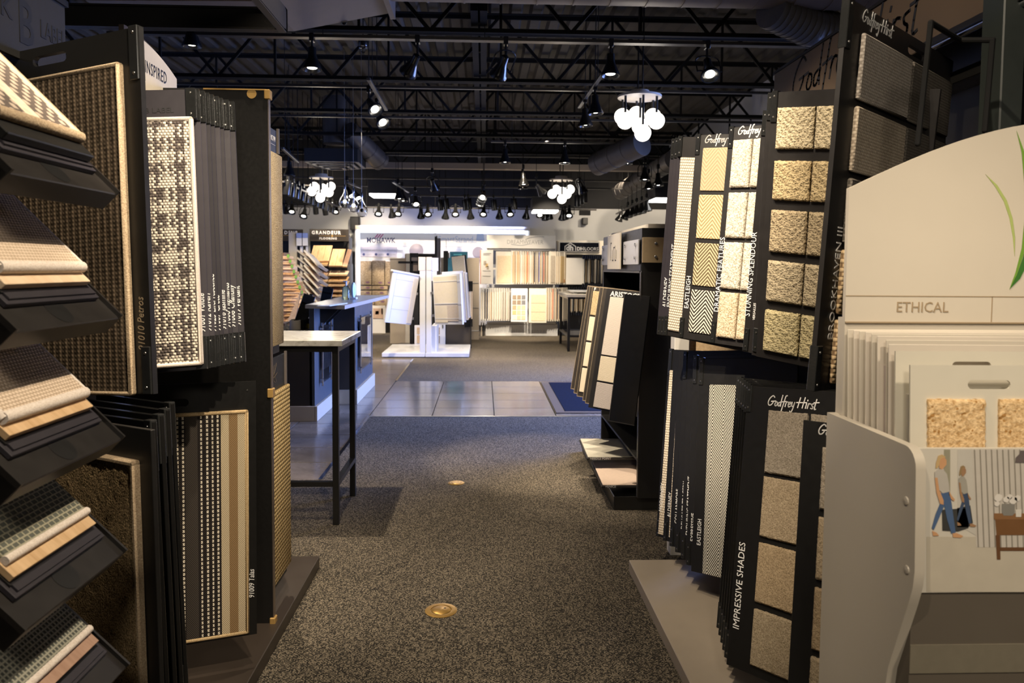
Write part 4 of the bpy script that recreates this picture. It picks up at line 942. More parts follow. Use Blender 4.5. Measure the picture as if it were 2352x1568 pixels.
# canopy frame
cf = thing('canopy_frame', 'black metal canopy frame hanging at the top left', 'canopy', (-1.5, 3.2, 2.5))
Yc = 3.35; zb_ = at(655, 73, Y=Yc).z; xr = at(658, 73, Y=Yc).x
mb = MB(); mb.box(-2.6, xr, Yc, Yc+.02, zb_, zb_+.10, c=.001); mb.box(-2.6, xr, Yc-.03, Yc, zb_, zb_+.008); mb.box(-2.6, xr, Yc-.012, Yc, zb_+.092, zb_+.10)
part('long_bar', mb, M_blackmetal, cf); mb = MB(); mb.box(xr-.008, xr, 1.9, Yc+.02, zb_, zb_+.10, c=.001); mb.box(xr-.03, xr, 1.9, Yc, zb_-.004, zb_+.004)
part('side_bar', mb, plain('lit_satin_bar', (.045, .042, .040), .35), cf)  # paler than the long bar: light on this face put into the colour
part('hanger_rod', MB().cyl((xr-.05, 3.33, zb_+.1), (xr-.05, 3.33, 3.5), .004, 6).cyl((-2.2, 3.33, zb_+.1), (-2.2, 3.33, 3.5), .004, 6), M_blackmetal, cf)

# sloping trays nearest the camera
RT = math.sqrt(.5)
ws = thing('sloping_tray_stand', 'black stand of sloping sample trays nearest the camera at the left edge', 'display stand', (-1.1, 1.36, 0))
part('stand_back', MB().box(-1.66, -1.62, 1.19, 1.53, 0, 2.1, c=.002), M_black, ws); part('stand_base', MB().box(-1.66, -.8, 1.19, 1.53, 0, .05, c=.003), M_black, ws)
zt_ = [1.592, 1.347, 1.103, .870, .632, .39]
def slope(z): return Matrix(((0, -RT, RT, -.722), (1, 0, 0, 1.19), (0, RT, RT, z), (0, 0, 0, 1)))      # x along the aisle, y uphill, z out of the tray
tm_ = MB(); tm_.box(0, .345, 0, .80, -.046, -.004, c=.002); tm_.box(0, .006, 0, .8, -.046, .004); tm_.box(.339, .345, 0, .8, -.046, .004)
tm_ = tm_.mesh('sample_tray', plain('scuffed_black_tray', (.0145, .0122, .0105), .4, 0, .25, 16))
nch = MB().cyl((.17, .035, -.012), (.17, .035, -.0035), .030, 20).mesh('finger_notch', M_black)
lin = MB(); lin.box(.035, .322, .050, .62, -.0035, .006, c=.001); lin.box(.045, .315, .058, .62, .006, .010); lin = lin.mesh('liner_board', M_purple)
for i, z in enumerate(zt_):
    Mt = slope(z); o = link('sample_tray', tm_, ws); o.matrix_basis = T(*(-ws.matrix_basis.translation)) @ Mt; link('finger_notch', nch, o)
    tier = ['top', 'second', 'third', 'fourth', 'fifth', 'lowest'][i]
    b = thing('liner_board', 'thin black liner board lying in the %s sloping tray at the left edge' % tier, 'board', Mt, 'liner boards in the sloping trays'); link('board_sheet', lin, b)
    zz = .0105
    if i != 0:
        wd = [None, M_maple, M_oakpale, M_oakpale, M_oakrose, M_oakrose][i]
        ww = thing('wood_flooring_sample', '%s flooring plank sample under the carpet in the %s sloping tray' % (['', 'blond maple', 'pale oak', 'honey oak', 'rose brown oak', 'rose oak'][i], tier), 'flooring sample', Mt, 'wood samples in the sloping trays')
        pl = MB().box(0, .262, 0, .55, 0, .012, c=.0008); link('plank_face', pl.mesh('plank_face', wd), ww, T(.044, .078, zz)); link('dark_underlay', MB().box(.0, .268, .0, .55, 0, .003).mesh('dark_underlay', M_black), ww, T(.041, .072, zz-.0035)); zz += .0125
    else:
        ww = thing('backing_slab', 'thick black backing slab under the striped carpet in the top sloping tray', 'board', Mt); link('slab', MB().box(.044, .31, .066, .6, zz, zz+.016, c=.002).mesh('slab', M_black), ww); zz += .0165
    cm = [C_fair, C_beige, C_beige, C_dog, C_check, C_check][i]
    c_ = thing('carpet_sample', ['fawn and charcoal patterned carpet sample with fringed edge on the top sloping tray', 'heather beige loop carpet sample with cream edge on the second sloping tray', 'heather beige carpet sample with thick cream edge on the third sloping tray', 'sage and charcoal basketweave carpet sample on the fourth sloping tray', 'sage green grid weave carpet sample on the fifth sloping tray', 'sage grid carpet sample on the lowest sloping tray'][i], 'carpet sample', Mt, 'carpet samples on the sloping trays')
    th = .016 if i < 3 else .010
    link('carpet_face', MB().box(0, .252, 0, .56, 0, th, c=.004).mesh('carpet_face', cm, None, True), c_, T(.050, .105, zz))
    bd = MB(); bd.cyl((.048, .108, zz+th*.5), (.304, .108, zz+th*.5), th*.5+.003, 12)
    if i < 3: bd.cyl((.050, .105, zz+th*.5), (.050, .66, zz+th*.5), th*.5+.001, 10); bd.cyl((.302, .105, zz+th*.5), (.302, .66, zz+th*.5), th*.5+.001, 10)
    link('edge_binding', bd.mesh('edge_binding', C_trim if i else C_brownbind, None, True), c_)

# tan samples on the far side of the end panel
Mq = Matrix(((0, 0, 1, -.832), (1, 0, 0, 2.945), (0, 1, 0, 0), (0, 0, 0, 1)))
def tan(label, z0, z1, y1, mat, zc0, zc1, txt, yc, group):
    Mx = Mq @ T(0, z1, 0); r = thing('sample_board', label, 'sample board', Mx, group); Mp = lambda x, y, z=0: T(x, y, z)
    link('carpet_sample', MB().box(0, y1, z0-z1, 0, 0, .016, c=.006).mesh('carpet_sample', mat, None, True), r)
    link('backing_board', MB().box(0, yc, z0-z1-.035, zc1-z1, -.010, -.001, c=.001).mesh('backing_board', plain('navy_card', (.020, .024, .034), .45)), r)
    link('edge_rail', MB().box(yc-.012, yc, zc0-z1, zc1-z1+.01, -.001, .008).mesh('edge_rail', plain('taupe_rail', (.13, .11, .10), .4)), r)
    if txt: lettering(txt, .030, r, Mp(.035, zc0-z1+.042, .0006), M_print, sx=.62); link('underline', MB().box(.03, .13, zc0-z1+.028, zc0-z1+.0295, 0, .0006).mesh('underline', M_print), r)
    else:
        k_ = strokes_mb([[(.3, 1.2), (.1, .6), (.3, 0), (.7, -.2)], [(.9, 1.3), (.5, .7), (.3, .5)], [(.3, .6), (.6, .3), (1.1, -.2)], [(.2, .2), (1.2, .5)]], .05, .002); link('monogram', k_.mesh('monogram', M_tanink), r, T(.06, zc0-z1+.04, .0006))
    return r
tan('upper narrow board with oat flecked pile beyond the black end panel', 1.135, 1.893, .175, C_cord1, 1.90, 1.99, 'KARASTAN', .165, 'boards beyond the left end panel')
tan('lower narrow board with sisal cord loop beyond the black end panel', .185, .955, .265, C_sisal, .955, 1.085, None, .25, 'boards beyond the left end panel')

# ---------------------------------------------------------------- white stand at the right
st = thing('brochure_stand', 'white sample stand with arched lettered header at the lower right', 'display stand', (1.2, 1.45, 0))
M_st = plain('warm_white_stand', (.51, .46, .38), .40, 0, .02, 6); M_stf = plain('grey_white_front', (.36, .33, .28), .45, 0, .03, 6)
Y0 = 1.56; xl = at(1945, 600, Y=Y0).x; WS = .96
Mk = Matrix(((1, 0, 0, xl), (0, 0, -1, Y0), (0, 1, 0, 0), (0, 0, 0, 1)))       # x right, y up, z toward the viewer
zs0, zs1 = at(1945, 738, Y=Y0).z, at(1950, 432, Y=Y0).z
zpk = at(2352, 282, Y=Y0).z
def archtop(w, z0, z1, zp, n=28):
    k = (zp-z1)/math.sin(PI*.41); return [(0, z0), (w, z0)]+[(w*(1-i/n), z1+k*math.sin(PI*(1-i/n))) for i in range(n+1)]
hdr = part('arched_header', MB().prism(archtop(WS, zs0-.30, zs1, zpk), -.012, 0, Mk), M_st, st)
off = T(*(-st.matrix_basis.translation))
zl = at(2100, 680, Y=Y0).z
o = link('rule_line', MB().box(0, WS, zl-.001, zl+.001, 0, .0006).box(.315, .317, zs0-.004, zl, 0, .0006).box(.645, .647, zs0-.004, zl, 0, .0006).box(0, WS, zs0-.003, zs0, 0, .004).mesh('rule_line', M_tanink), hdr, off @ Mk)
q = at(2057, 716, Y=Y0); lettering('ETHICAL', .031, hdr, off @ Mk @ T(q.x-xl, q.z, .0006), M_tanink, sx=.93)
def leaf(p, mat, d):
    mb = MB().prism(p, d, d+.0006); return link('leaf_print', mb.mesh('leaf_print', mat), hdr, off @ Mk)
G1 = plain('leaf_green', (.13, .26, .03), .5); G2 = plain('dark_leaf_green', (.035, .13, .02), .5); G3 = plain('pale_leaf_green', (.32, .38, .12), .5)
P = lambda x, y: (at(x, y, Y=Y0).x-xl, at(x, y, Y=Y0).z)
leaf([P(*q) for q in ((2263, 400), (2290, 425), (2312, 460), (2325, 500), (2331, 545), (2330, 588), (2326, 545), (2318, 500), (2305, 462), (2285, 428))], G3, .0003)
leaf([P(*q) for q in ((2318, 664), (2335, 630), (2350, 585), (2362, 520), (2362, 440), (2352, 350), (2334, 300), (2346, 350), (2352, 420), (2353, 500), (2346, 570), (2332, 625))], G1, .0009)
leaf([P(*q) for q in ((2318, 664), (2342, 640), (2362, 600), (2380, 540), (2372, 480), (2362, 540), (2350, 590), (2336, 630))], G2, .0006)
# side cheeks with rounded front edge
xc = .748
def cheek(x0, x1):
    pr = [(1.60, .06), (1.60, 1.142)]+[(1.292+.05*math.cos(PI/2+PI/2*i/6)-.0, 1.098+.05*math.sin(PI/2+PI/2*i/6)) for i in range(7)]
    pr = [(1.60, .06), (1.60, 1.144), (1.30, 1.142)]+[(1.285+.035*math.cos(PI/2+PI/2*i/5), 1.107+.035*math.sin(PI/2+PI/2*i/5)) for i in range(6)][:0]
    arc = [(1.295-.035*math.sin(PI/2*i/6), 1.107+.035*math.cos(PI/2*i/6)) for i in range(7)]
    low = [(1.252, .93), (1.256, .90), (1.268, .865), (1.325, .72), (1.345, .60), (1.345, .06)]
    pr = [(1.60, .06), (1.60, 1.142)]+arc+low
    Mc = Matrix(((0, 0, 1, 0), (1, 0, 0, 0), (0, 1, 0, 0), (0, 0, 0, 1)))
    return MB().prism(pr, x0, x1, Mc)
for x0 in (xc, xc+WS-.02): part('side_panel', cheek(x0, x0+.018), M_st, st, True)
part('screw_cap', MB().lathe([(.0001, .003), (.007, .002), (.008, 0)], 12, (0, 0, 0), M=Matrix(((0, 0, -1, xc), (1, 0, 0, 1.285), (0, 1, 0, 1.045), (0, 0, 0, 1)))).lathe([(.0001, .003), (.007, .002), (.008, 0)], 12, (0, 0, 0), M=Matrix(((0, 0, -1, xc), (1, 0, 0, 1.275), (0, 1, 0, .925), (0, 0, 0, 1)))), M_st, st)
part('back_board', MB().box(xc+.018, xc+WS-.02, 1.565, 1.60, .06, 1.35), M_st, st); part('bin_floor', MB().box(xc+.018, xc+WS-.02, 1.30, 1.565, .86, .875), M_st, st)
part('base_box', MB().box(xc-.02, xc+WS+.02, 1.33, 1.62, 0, .06, c=.004), M_st, st)
zf1 = at(2200, 1030, Y=1.285).z; zf0 = at(2200, 1360, Y=1.285).z
fp = part('photo_panel', MB().box(xc+.018, xc+WS-.02, 1.285, 1.295, zf0, zf1), plain('printed_room_wall', (.58, .54, .46), .5, 0, .02, 5), st)
part('lower_front', MB().box(xc+.018, xc+WS-.02, 1.288, 1.33, .66, zf0), plain('umber_footer_print', (.105, .088, .068), .5, 0, .02, 5), st)
part('lower_base', MB().box(xc+.018, xc+WS-.02, 1.35, 1.37, .06, .66), M_stf, st); part('kick_band', MB().box(xc+.018, xc+WS-.02, 1.286, 1.288, at(2200, 1545, Y=1.286).z, at(2200, 1480, Y=1.286).z), plain('olive_band_print', (.17, .15, .11), .5), st)
# what is printed on the photo panel: flat inks
xp = xc+.018; Mp_ = Matrix(((1, 0, 0, 0), (0, 0, -1, 1.285), (0, 1, 0, 0), (0, 0, 0, 1)))
def ink(name, pts, col, d):
    mb = MB().prism([(at(x, y, Y=1.285).x, at(x, y, Y=1.285).z) for x, y in pts], d, d+.0002)
    return link(name, mb.mesh(name, plain('ink_%s_%d' % (name, len(bpy.data.materials)), col, .5, 0, .04, 30)), fp, off @ Mp_)
E_ = .0002
ink('printed_carpet', [(2128, 1232), (2600, 1232), (2600, 1359), (2128, 1359)], (.50, .45, .36), E_)
ink('printed_mirror', [(2199, 1032), (2243, 1032), (2243, 1230), (2215, 1214), (2199, 1214)], (.52, .49, .43), E_)
ink('printed_curtain', [(2168, 1032), (2182, 1032), (2182, 1150), (2168, 1150)], (.30, .28, .20), E_*2)
ink('printed_ribbed_wall', [(2232, 1032), (2600, 1032), (2600, 1258), (2242, 1256)], (.52, .48, .42), E_*2)
for k in range(28): ink('printed_groove', [(2236+13*k, 1032), (2239+13*k, 1032), (2248+13*k, 1256), (2245+13*k, 1256)], (.25, .225, .185), E_*3)
ink('printed_stool', [(2163, 1170), (2222, 1166), (2224, 1212), (2200, 1220), (2164, 1218)], (.045, .045, .042), E_*3)
ink('printed_stool', [(2198, 1166), (2228, 1160), (2234, 1200), (2224, 1210), (2198, 1210)], (.03, .03, .028), E_*3)
def figure(f, skin, hair, top, jeans):
    for nm, pts, c, d in (
      ('printed_hair', [(2149, 1062), (2154, 1046), (2163, 1043), (2171, 1048), (2166, 1056), (2160, 1062), (2153, 1074), (2148, 1075)], hair, 5),
      ('printed_face', [(2160, 1052), (2168, 1049), (2173, 1056), (2173, 1066), (2168, 1072), (2163, 1078), (2156, 1074), (2157, 1062)], skin, 6),
      ('printed_shirt', [(2146, 1082), (2154, 1076), (2166, 1078), (2174, 1088), (2178, 1108), (2180, 1128), (2164, 1132), (2154, 1122), (2152, 1104), (2146, 1096)], top, 7),
      ('printed_arm', [(2146, 1096), (2152, 1096), (2156, 1124), (2166, 1148), (2166, 1158), (2158, 1156), (2150, 1130)], skin, 8),
      ('printed_arm', [(2180, 1128), (2184, 1136), (2192, 1146), (2190, 1150), (2184, 1146), (2178, 1134)], skin, 6),
      ('printed_jeans', [(2160, 1132), (2178, 1126), (2184, 1150), (2188, 1180), (2194, 1222), (2184, 1224), (2174, 1190), (2168, 1160), (2158, 1184), (2144, 1216), (2139, 1212), (2148, 1180), (2158, 1156)], jeans, 6),
      ('printed_foot', [(2140, 1218), (2150, 1222), (2156, 1229), (2142, 1230)], skin, 6), ('printed_foot', [(2187, 1224), (2196, 1223), (2212, 1230), (2206, 1234), (2188, 1233)], skin, 6)):
        ink(nm, [f(x, y) for x, y in pts], c, E_*d)
figure(lambda x, y: (x, y), (.55, .30, .15), (.52, .36, .17), (.46, .43, .38), (.07, .12, .23))
figure(lambda x, y: (2150+(x-2138)*.62+46, 1068+(y-1043)*.74), (.33, .19, .10), (.28, .19, .09), (.34, .32, .27), (.05, .075, .13))
ink('printed_cabinet', [(2284, 1182), (2600, 1182), (2600, 1228), (2288, 1228)], (.17, .08, .03), E_*5)
ink('printed_cabinet_top', [(2282, 1178), (2600, 1178), (2600, 1192), (2282, 1192)], (.24, .12, .05), E_*6)
ink('printed_cabinet_leg', [(2286, 1228), (2296, 1228), (2297, 1284), (2289, 1284)], (.13, .06, .025), E_*5); ink('printed_cabinet_rail', [(2296, 1256), (2600, 1256), (2600, 1264), (2296, 1264)], (.13, .06, .025), E_*5)
ink('printed_vase', [(2300, 1156), (2330, 1156), (2329, 1178), (2324, 1183), (2304, 1183), (2300, 1176)], (.22, .21, .185), E_*7); ink('printed_cup', [(2331, 1169), (2345, 1169), (2344, 1186), (2332, 1186)], (.66, .62, .55), E_*8)
for cx, cy, rr in ((2292, 1142, 9), (2310, 1146, 7), (2326, 1148, 9), (2336, 1143, 7), (2289, 1156, 6), (2318, 1140, 6)):
    ink('printed_blossom', [(cx+rr*math.cos(2*PI*k/9)*(1+.2*math.sin(k*5)), cy+rr*math.sin(2*PI*k/9)) for k in range(9)][::-1], (.68, .64, .58), E_*8)
ink('printed_lamp', [(2331, 1062), (2332, 1050), (2340, 1042), (2343, 1034), (2352, 1034), (2360, 1044), (2366, 1062)], (.13, .105, .10), E_*6)
# boards standing in the bin
M_binb = plain('warm_white_board', (.56, .50, .42), .35, 0, .03, 8); M_bing = plain('glossy_cream_board', (.62, .58, .48), .12, 0, .03, 8)
bins = [(1948, 756, 1.545), (1962, 758, 1.525), (1975, 760, 1.505), (1989, 762, 1.485), (2003, 766, 1.465), (2016, 771, 1.448), (2036, 780, 1.43), (2042, 790, 1.41)]
for k, (px, py, Y) in enumerate(bins):
    O = at(px, py, Y=Y); M = frame(O, (1, -.015*k*.4, 0), (0, .06, 1)); r = board('white sample board standing in the stand, %s from its back' % ORD[k], M, .62, .30, .004, M_binb if k % 2 else M_st, group='boards standing in the white stand')
    link('sample_edge', MB().box(.012, .60, -.29, -.045-.006*(k % 3), 0, .006, c=.001).mesh('sample_edge', plain('bin_sample_%d' % k, (.40-.02*(k % 3), .34-.02*(k % 3), .27), .8)), r)
O = at(2057, 806, Y=1.385); M = frame(O, (1, -.01, 0), (-.05, .06, 1)); x, y = onp(M, 2232, 840)
r = board('glossy cream board with a hand slot behind the jute sample board', M, .50, .30, .004, M_bing, (x, y, .075, .016), group='boards standing in the white stand'); link('sample_edge', MB().box(.02, .48, -.29, -.08, 0, .005, c=.001).mesh('sample_edge', M_stf), r)
O = at(2091, 838, Y=1.345); M = frame(O, (1, -.01, 0), (-.085, .06, 1)); x, y = onp(M, 2272, 883)
r = board('front board in the white stand with golden jute squares and a hand slot', M, .48, .25, .004, M_bing, (x, y, .080, .0165), group='boards standing in the white stand')
for ax in (2129, 2292):
    x0, y0 = onp(M, ax, 916); swatch(r, x0, x0+.106, y0, -.24, C_jute, .009, rnd=.003)

# ---------------------------------------------------------------- aisle: floor outlets, bar table
for lab, px, py, rr in (('near round brass outlet cover set in the aisle carpet', 1013, 1402, .068), ('far round brass outlet cover set in the aisle carpet', 1048, 1109, .055)):
    c = at(px, py, Z=0); r = thing('floor_outlet', lab, 'floor outlet', c); br = plain('aged_brass', (.42, .25, .065), .38, .7, .1, 40)
    part('flange', MB().lathe([(rr, 0), (rr, .002), (rr*.8, .005), (rr*.66, .0045), (rr*.64, .002), (.0001, .002)], 32, c), br, r, True); part('cap', MB().lathe([(.0001, .006), (rr*.55, .006), (rr*.6, .0035)], 28, c), br, r, True)
    part('cap_slot', MB().box(c.x+rr*.15, c.x+rr*.3, c.y+rr*.12, c.y+rr*.22, .006, .0066), M_black, r)
def bar_table(label, x0, x1, y0, y1, zt, top, leg=.034, rail=.22, th=.034):
    r = thing('bar_table', label, 'table', ((x0+x1)/2, (y0+y1)/2, 0)); i = .028
    part('tabletop', MB().box(x0, x1, y0, y1, zt-th, zt, c=.003), top, r)
    for x in (x0+i, x1-i-leg):
        for y in (y0+i, y1-i-leg): part('leg', MB().box(x, x+leg, y, y+leg, 0, zt-th, c=.0015), M_blackmetal, r)
    ap = MB(); st_ = MB()
    for y in (y0+i, y1-i-leg): ap.box(x0+i+leg, x1-i-leg, y, y+leg, zt-th-.034, zt-th)
    for x in (x0+i, x1-i-leg): ap.box(x, x+leg, y0+i+leg, y1-i-leg, zt-th-.034, zt-th); st_.box(x, x+leg, y0+i+leg, y1-i-leg, rail, rail+leg*.8)
    st_.box(x0+i+leg, x1-i-leg, y0+i, y0+i+leg, rail, rail+leg*.8)
    part('apron', ap, M_blackmetal, r); part('stretcher', st_, M_blackmetal, r); return r
bar_table('black framed high table with a white marble top at the left of the aisle', -2.25, -.775, 4.17, 4.80, 1.045, M_marble)
a = at(1296, 775, Z=0); b = at(1308, 803, Z=0)
bar_table('tall black framed table with a pale top before the far right racks', 1.44, 2.9, 13.05, 14.5, 1.0, M_cream, .045, .25, .05)
tp_ = thing('table_pad', 'pale raised board lying on the far tall table', 'board', (1.9, 13.6, 1.0)); part('pad_sheet', MB().box(1.55, 2.8, 13.3, 14.1, 1.035, 1.05, c=.003), M_cool, tp_); part('pad_foot', MB().box(1.6, 1.66, 13.35, 14.05, 1.0, 1.035).box(2.6, 2.66, 13.35, 14.05, 1.0, 1.035), M_steel, tp_)

# ---------------------------------------------------------------- reception counter
ct = thing('reception_counter', 'slate blue reception counter with beige kick plates and grey top', 'counter', (-1.8, 8.0, 0))
part('end_return', MB().box(-3.4, -1.60, 7.10, 7.16, .14, .80, c=.002), M_counterbr, ct); part('desk_top', MB().box(-3.4, -1.62, 7.08, 8.0, .80, .825, c=.002), M_counterbr, ct)
part('front_panel', MB().box(-1.625, -1.575, 7.10, 8.02, .14, 1.06, c=.002), M_counter, ct)
part('projecting_block', MB().box(-1.80, -1.35, 8.0, 9.25, .15, 1.06, c=.002), M_counter, ct); part('block_end', MB().box(-1.80, -1.352, 7.99, 8.0, .15, 1.06), M_counterbr, ct)
kp = MB(); kp.box(-3.4, -1.572, 7.075, 7.10, 0, .14); kp.box(-1.575, -1.550, 7.075, 8.02, 0, .14); kp.box(-1.80, -1.335, 7.96, 7.99, 0, .15); kp.box(-1.35, -1.325, 7.96, 9.27, 0, .15)
part('kick_plate', kp, M_kick, ct)
Mt_ = Matrix(((1, 0, 0, 0), (0, 1, 0, 0), (0, 0, 1, 0), (0, 0, 0, 1)))
tl, tr_, fr, flb = at(701, 708, Z=1.06), at(792, 710, Z=1.06), at(893, 684, Z=1.06), at(800, 684, Z=1.06)
part('counter_top', MB().prism([(tl.x, tl.y), (tr_.x, tr_.y), (fr.x, fr.y), (flb.x, flb.y)], 1.06, 1.095), M_top, ct)
for y in (7.35, 7.62):
    part('bracket', MB().prism([(0, 0), (.20, 0), (0, -.20)], 0, .02, Matrix(((1, 0, 0, -1.575), (0, 0, 1, y), (0, 1, 0, 1.06), (0, 0, 0, 1)))), M_black, ct)
# acrylic poster holders on the counter
pic = NT('printed_photograph'); pic.co(); pk = pic.noise(pic._tc, 7, 3, .5); pic.out(pic.ramp(pk, [(.3, (.42, .55, .75)), (.5, (.70, .74, .80)), (.68, (.30, .36, .42))]), .4)
for lab, X, ya, yb, z0, z1 in (('acrylic poster holder on the projecting block of the counter', -1.35, 8.14, 8.95, .33, .90), ('acrylic poster holder on the counter front behind the high table', -1.575, 7.28, 7.75, .33, .88)):
    r = thing('poster_holder', lab, 'poster holder', (X, ya, z0)); part('poster', MB().box(X+.022, X+.024, ya+.06, yb-.06, z0+.12, z1-.05), pic.mat, r); part('clear_panel', MB().box(X+.028, X+.034, ya, yb, z0, z1, c=.001), M_glass, r)
    for y in (ya+.03, yb-.03):
        sp_ = MB().cyl((X+.028, y, z0-.03), (X+.028, y, z1+.03), .010, 8)
        for z in (z0+.03, z1-.03): sp_.cyl((X+.001, y, z), (X+.045, y, z), .012, 10)
        part('standoff_rod', sp_, M_chrome, r, True)
# things on the counter
def terminal(label, px0, py0, px1, py1, Y, lean, wd, base):
    a = at(px0, py0, Y=Y); b = at(px1, py1, Y=Y); h_ = a.z-b.z; r = thing('card_terminal', label, 'point of sale screen', (b.x, Y, base))
    Mx = frame((b.x, Y, b.z), (1, .25, -lean), (lean, .35, 1)); n = MB().box(0, wd, 0, h_*1.05, -.03, 0, c=.006, M=Mx); part('screen_back', n, M_gloss, r)
    part('top_housing', MB().box(.0, wd, h_*.72, h_*1.05, 0, .018, c=.005, M=Mx), M_gloss, r); part('camera_nub', MB().box(wd*.45, wd*.75, h_*1.05, h_*1.12, -.02, 0, c=.003, M=Mx), M_gloss, r)
    part('foot', MB().box(b.x-.02, b.x+wd, Y-.06, Y+.14, base, max(base+.02, b.z+.02), c=.004), M_gloss, r); return r
terminal('larger black leaning screen behind the counter, nearest the wooden planks', 690, 672, 676, 737, 7.6, .36, .12, .826)
terminal('smaller black leaning screen behind the counter, left of the magazine', 742, 658, 734, 697, 8.6, .22, .12, .95)
mg = thing('mug', 'beige mug seen just above the marble table top', 'mug', (0, 0, 0)); c = at(678, 757, Y=7.5); c.z = .826; mg.matrix_basis = T(*c); zt1 = at(678, 735, Y=7.5).z
part('mug_body', MB().lathe([(.001, 0), (.052, 0), (.054, .01), (.052, zt1-c.z), (.047, zt1-c.z), (.047, .02), (.001, .015)], 24, c), M_cream, mg, True)
part('mug_handle', MB().tube([(c.x-.05, c.y, zt1-.02), (c.x-.085, c.y, zt1-.03), (c.x-.088, c.y, zt1-.08), (c.x-.05, c.y, zt1-.10)], .008, 8), M_cream, mg, True)
bt = thing('highlighter', 'small yellow bottle standing behind the marble table', 'bottle', at(711, 757, Y=7.7)); c = at(711, 757, Y=7.7); c.z = .826; bt.matrix_basis = T(*c); zt1 = at(711, 738, Y=7.7).z
part('bottle_body', MB().lathe([(.001, 0), (.022, 0), (.022, zt1-c.z-.04), (.012, zt1-c.z-.02), (.001, zt1-c.z-.02)], 14, c), plain('yellow_plastic', (.72, .55, .03), .4), bt, True); part('bottle_cap', MB().cyl((c.x, c.y, zt1-.02), (c.x, c.y, zt1), .010, 10), M_gloss, bt)
c = at(795, 688, Z=1.095)
r = thing('sanitiser_bottle', 'clear bottle of green gel on the counter beside the blue disc', 'bottle', c); part('bottle_body', MB().lathe([(.001, 0), (.04, 0), (.042, .02), (.042, .12), (.02, .15), (.001, .152)], 18, c), glass('green_gel', (.72, .95, .74)), r, True); part('pump', MB().cyl(c+V((0, 0, .152)), c+V((0, 0, .19)), .010, 8).box(c.x-.03, c.x+.01, c.y-.008, c.y+.008, c.z+.19, c.z+.203), M_cool, r)
c = at(806, 687, Z=1.095); r = thing('blue_disc', 'pale blue rounded dispenser on the counter', 'dispenser', c); part('disc_body', MB().lathe([(.001, -.03), (.035, -.028), (.060, -.012), (.062, .012), (.04, .03), (.001, .032)], 20, (0, 0, 0), M=T(c.x+.02, c.y+.03, c.z+.10) @ Matrix.Rotation(PI/2, 4, 'Y') @ Matrix.Diagonal((1.35, 1.35, .8, 1))), plain('pale_blue_plastic', (.60, .78, .84), .35), r, True); part('disc_foot', MB().box(c.x-.02, c.x+.06, c.y-.02, c.y+.08, c.z, c.z+.02, c=.003), M_cool, r)
a, b = at(728, 703, Z=1.096), at(792, 698, Z=1.096); r = thing('magazine', 'open magazine lying on the grey counter top', 'magazine', a)
part('page_block', MB().prism([(a.x, a.y), (b.x-.06, a.y+.02), (b.x, b.y+.14), (a.x+.1, b.y+.16)], 1.0955, 1.101), pic.mat, r); part('cover', MB().prism([(a.x-.006, a.y-.006), (b.x-.054, a.y+.014), (b.x+.006, b.y+.146), (a.x+.094, b.y+.166)], 1.095, 1.0956), M_cool, r)
# blue entrance mat
m0 = thing('entrance_mat', 'navy entrance mat with brown rubber border by the right racks', 'mat', (2, 8.5, 0))
part('mat_pile', MB().box(.83, 3.9, 7.55, 9.46, 0, .010, c=.003), plain('navy_mat_pile', (.009, .012, .024), 1.0, 0, .25, 60, .05), m0); part('mat_border', MB().box(.735, .83, 7.47, 9.54, 0, .007, c=.002).box(.83, 3.9, 7.47, 7.55, 0, .007, c=.002).box(.83, 3.9, 9.46, 9.54, 0, .007, c=.002), plain('brown_rubber', (.10, .066, .042), .7), m0)

# ---------------------------------------------------------------- rack of leaning boards at the right, middle distance
ar = thing('leaning_board_rack', 'black rack with glass header plates and leaning carpet boards right of the aisle', 'display rack', (1.1, 5.0, 0))
X0 = .925
part('end_panel', MB().box(X0, 1.55, 4.40, 4.425, .085, 1.50, c=.001), M_blackmetal, ar); part('rear_panel', MB().box(X0, 1.55, 5.80, 5.825, .085, 1.68, c=.001), M_blackmetal, ar)
part('core_panel', MB().box(X0+.30, X0+.33, 4.425, 5.80, .085, 1.66), M_black, ar); part('base', MB().box(.79, 1.6, 4.44, 5.9, 0, .085, c=.003), M_blackmetal, ar)
part('rim', MB().box(X0-.004, X0+.002, 4.398, 4.428, .09, 1.43).box(X0-.004, X0+.002, 4.44, 5.82, 1.425, 1.436), M_trackm, ar)
part('shelf', MB().box(X0, X0+.3, 4.425, 5.8, .30, .315), M_black, ar)
zp0, zp1, zp2 = at(1476, 603, Y=4.40).z, at(1476, 545, Y=4.40).z, at(1476, 523, Y=4.40).z
part('header_box', MB().box(X0, 1.55, 4.402, 5.82, zp0-.05, zp2, c=.002), M_black, ar)
pe = part('end_plate', MB().box(X0+.002, 1.55, 4.388, 4.402, zp0, zp1, c=.001), plain('satin_champagne_plate', (.40, .30, .18), .4, .25), ar)
rv = MB()
for z in (zp0+.035, zp1-.035): rv.lathe([(.0001, .004), (.007, .003), (.009, 0)], 14, (0, 0, 0), M=Matrix(((1, 0, 0, 1.005), (0, 0, -1, 4.388), (0, 1, 0, z), (0, 0, 0, 1))))
link('screw', rv.mesh('screw', M_steel, None, True), pe, T(*(-ar.matrix_basis.translation)))
part('cap_board', MB().box(X0+.04, 1.5, 4.42, 5.7, zp2, zp2+.025), M_cream, ar)
frst = plain('frosted_header_plate', (.38, .38, .40), .3, .1)
hp = part('header_plate', MB().box(X0-.016, X0-.008, 4.43, 4.90, zp0-.01, zp1-.01, c=.001), frst, ar); part('header_plate', MB().box(X0-.016, X0-.008, 5.42, 5.80, zp0-.01, zp1-.01, c=.001), frst, ar)
hp2 = part('emblem_plate', MB().box(X0-.034, X0-.024, 4.93, 5.42, zp0-.04, zp2-.004, c=.001), M_st, ar)
em = MB()
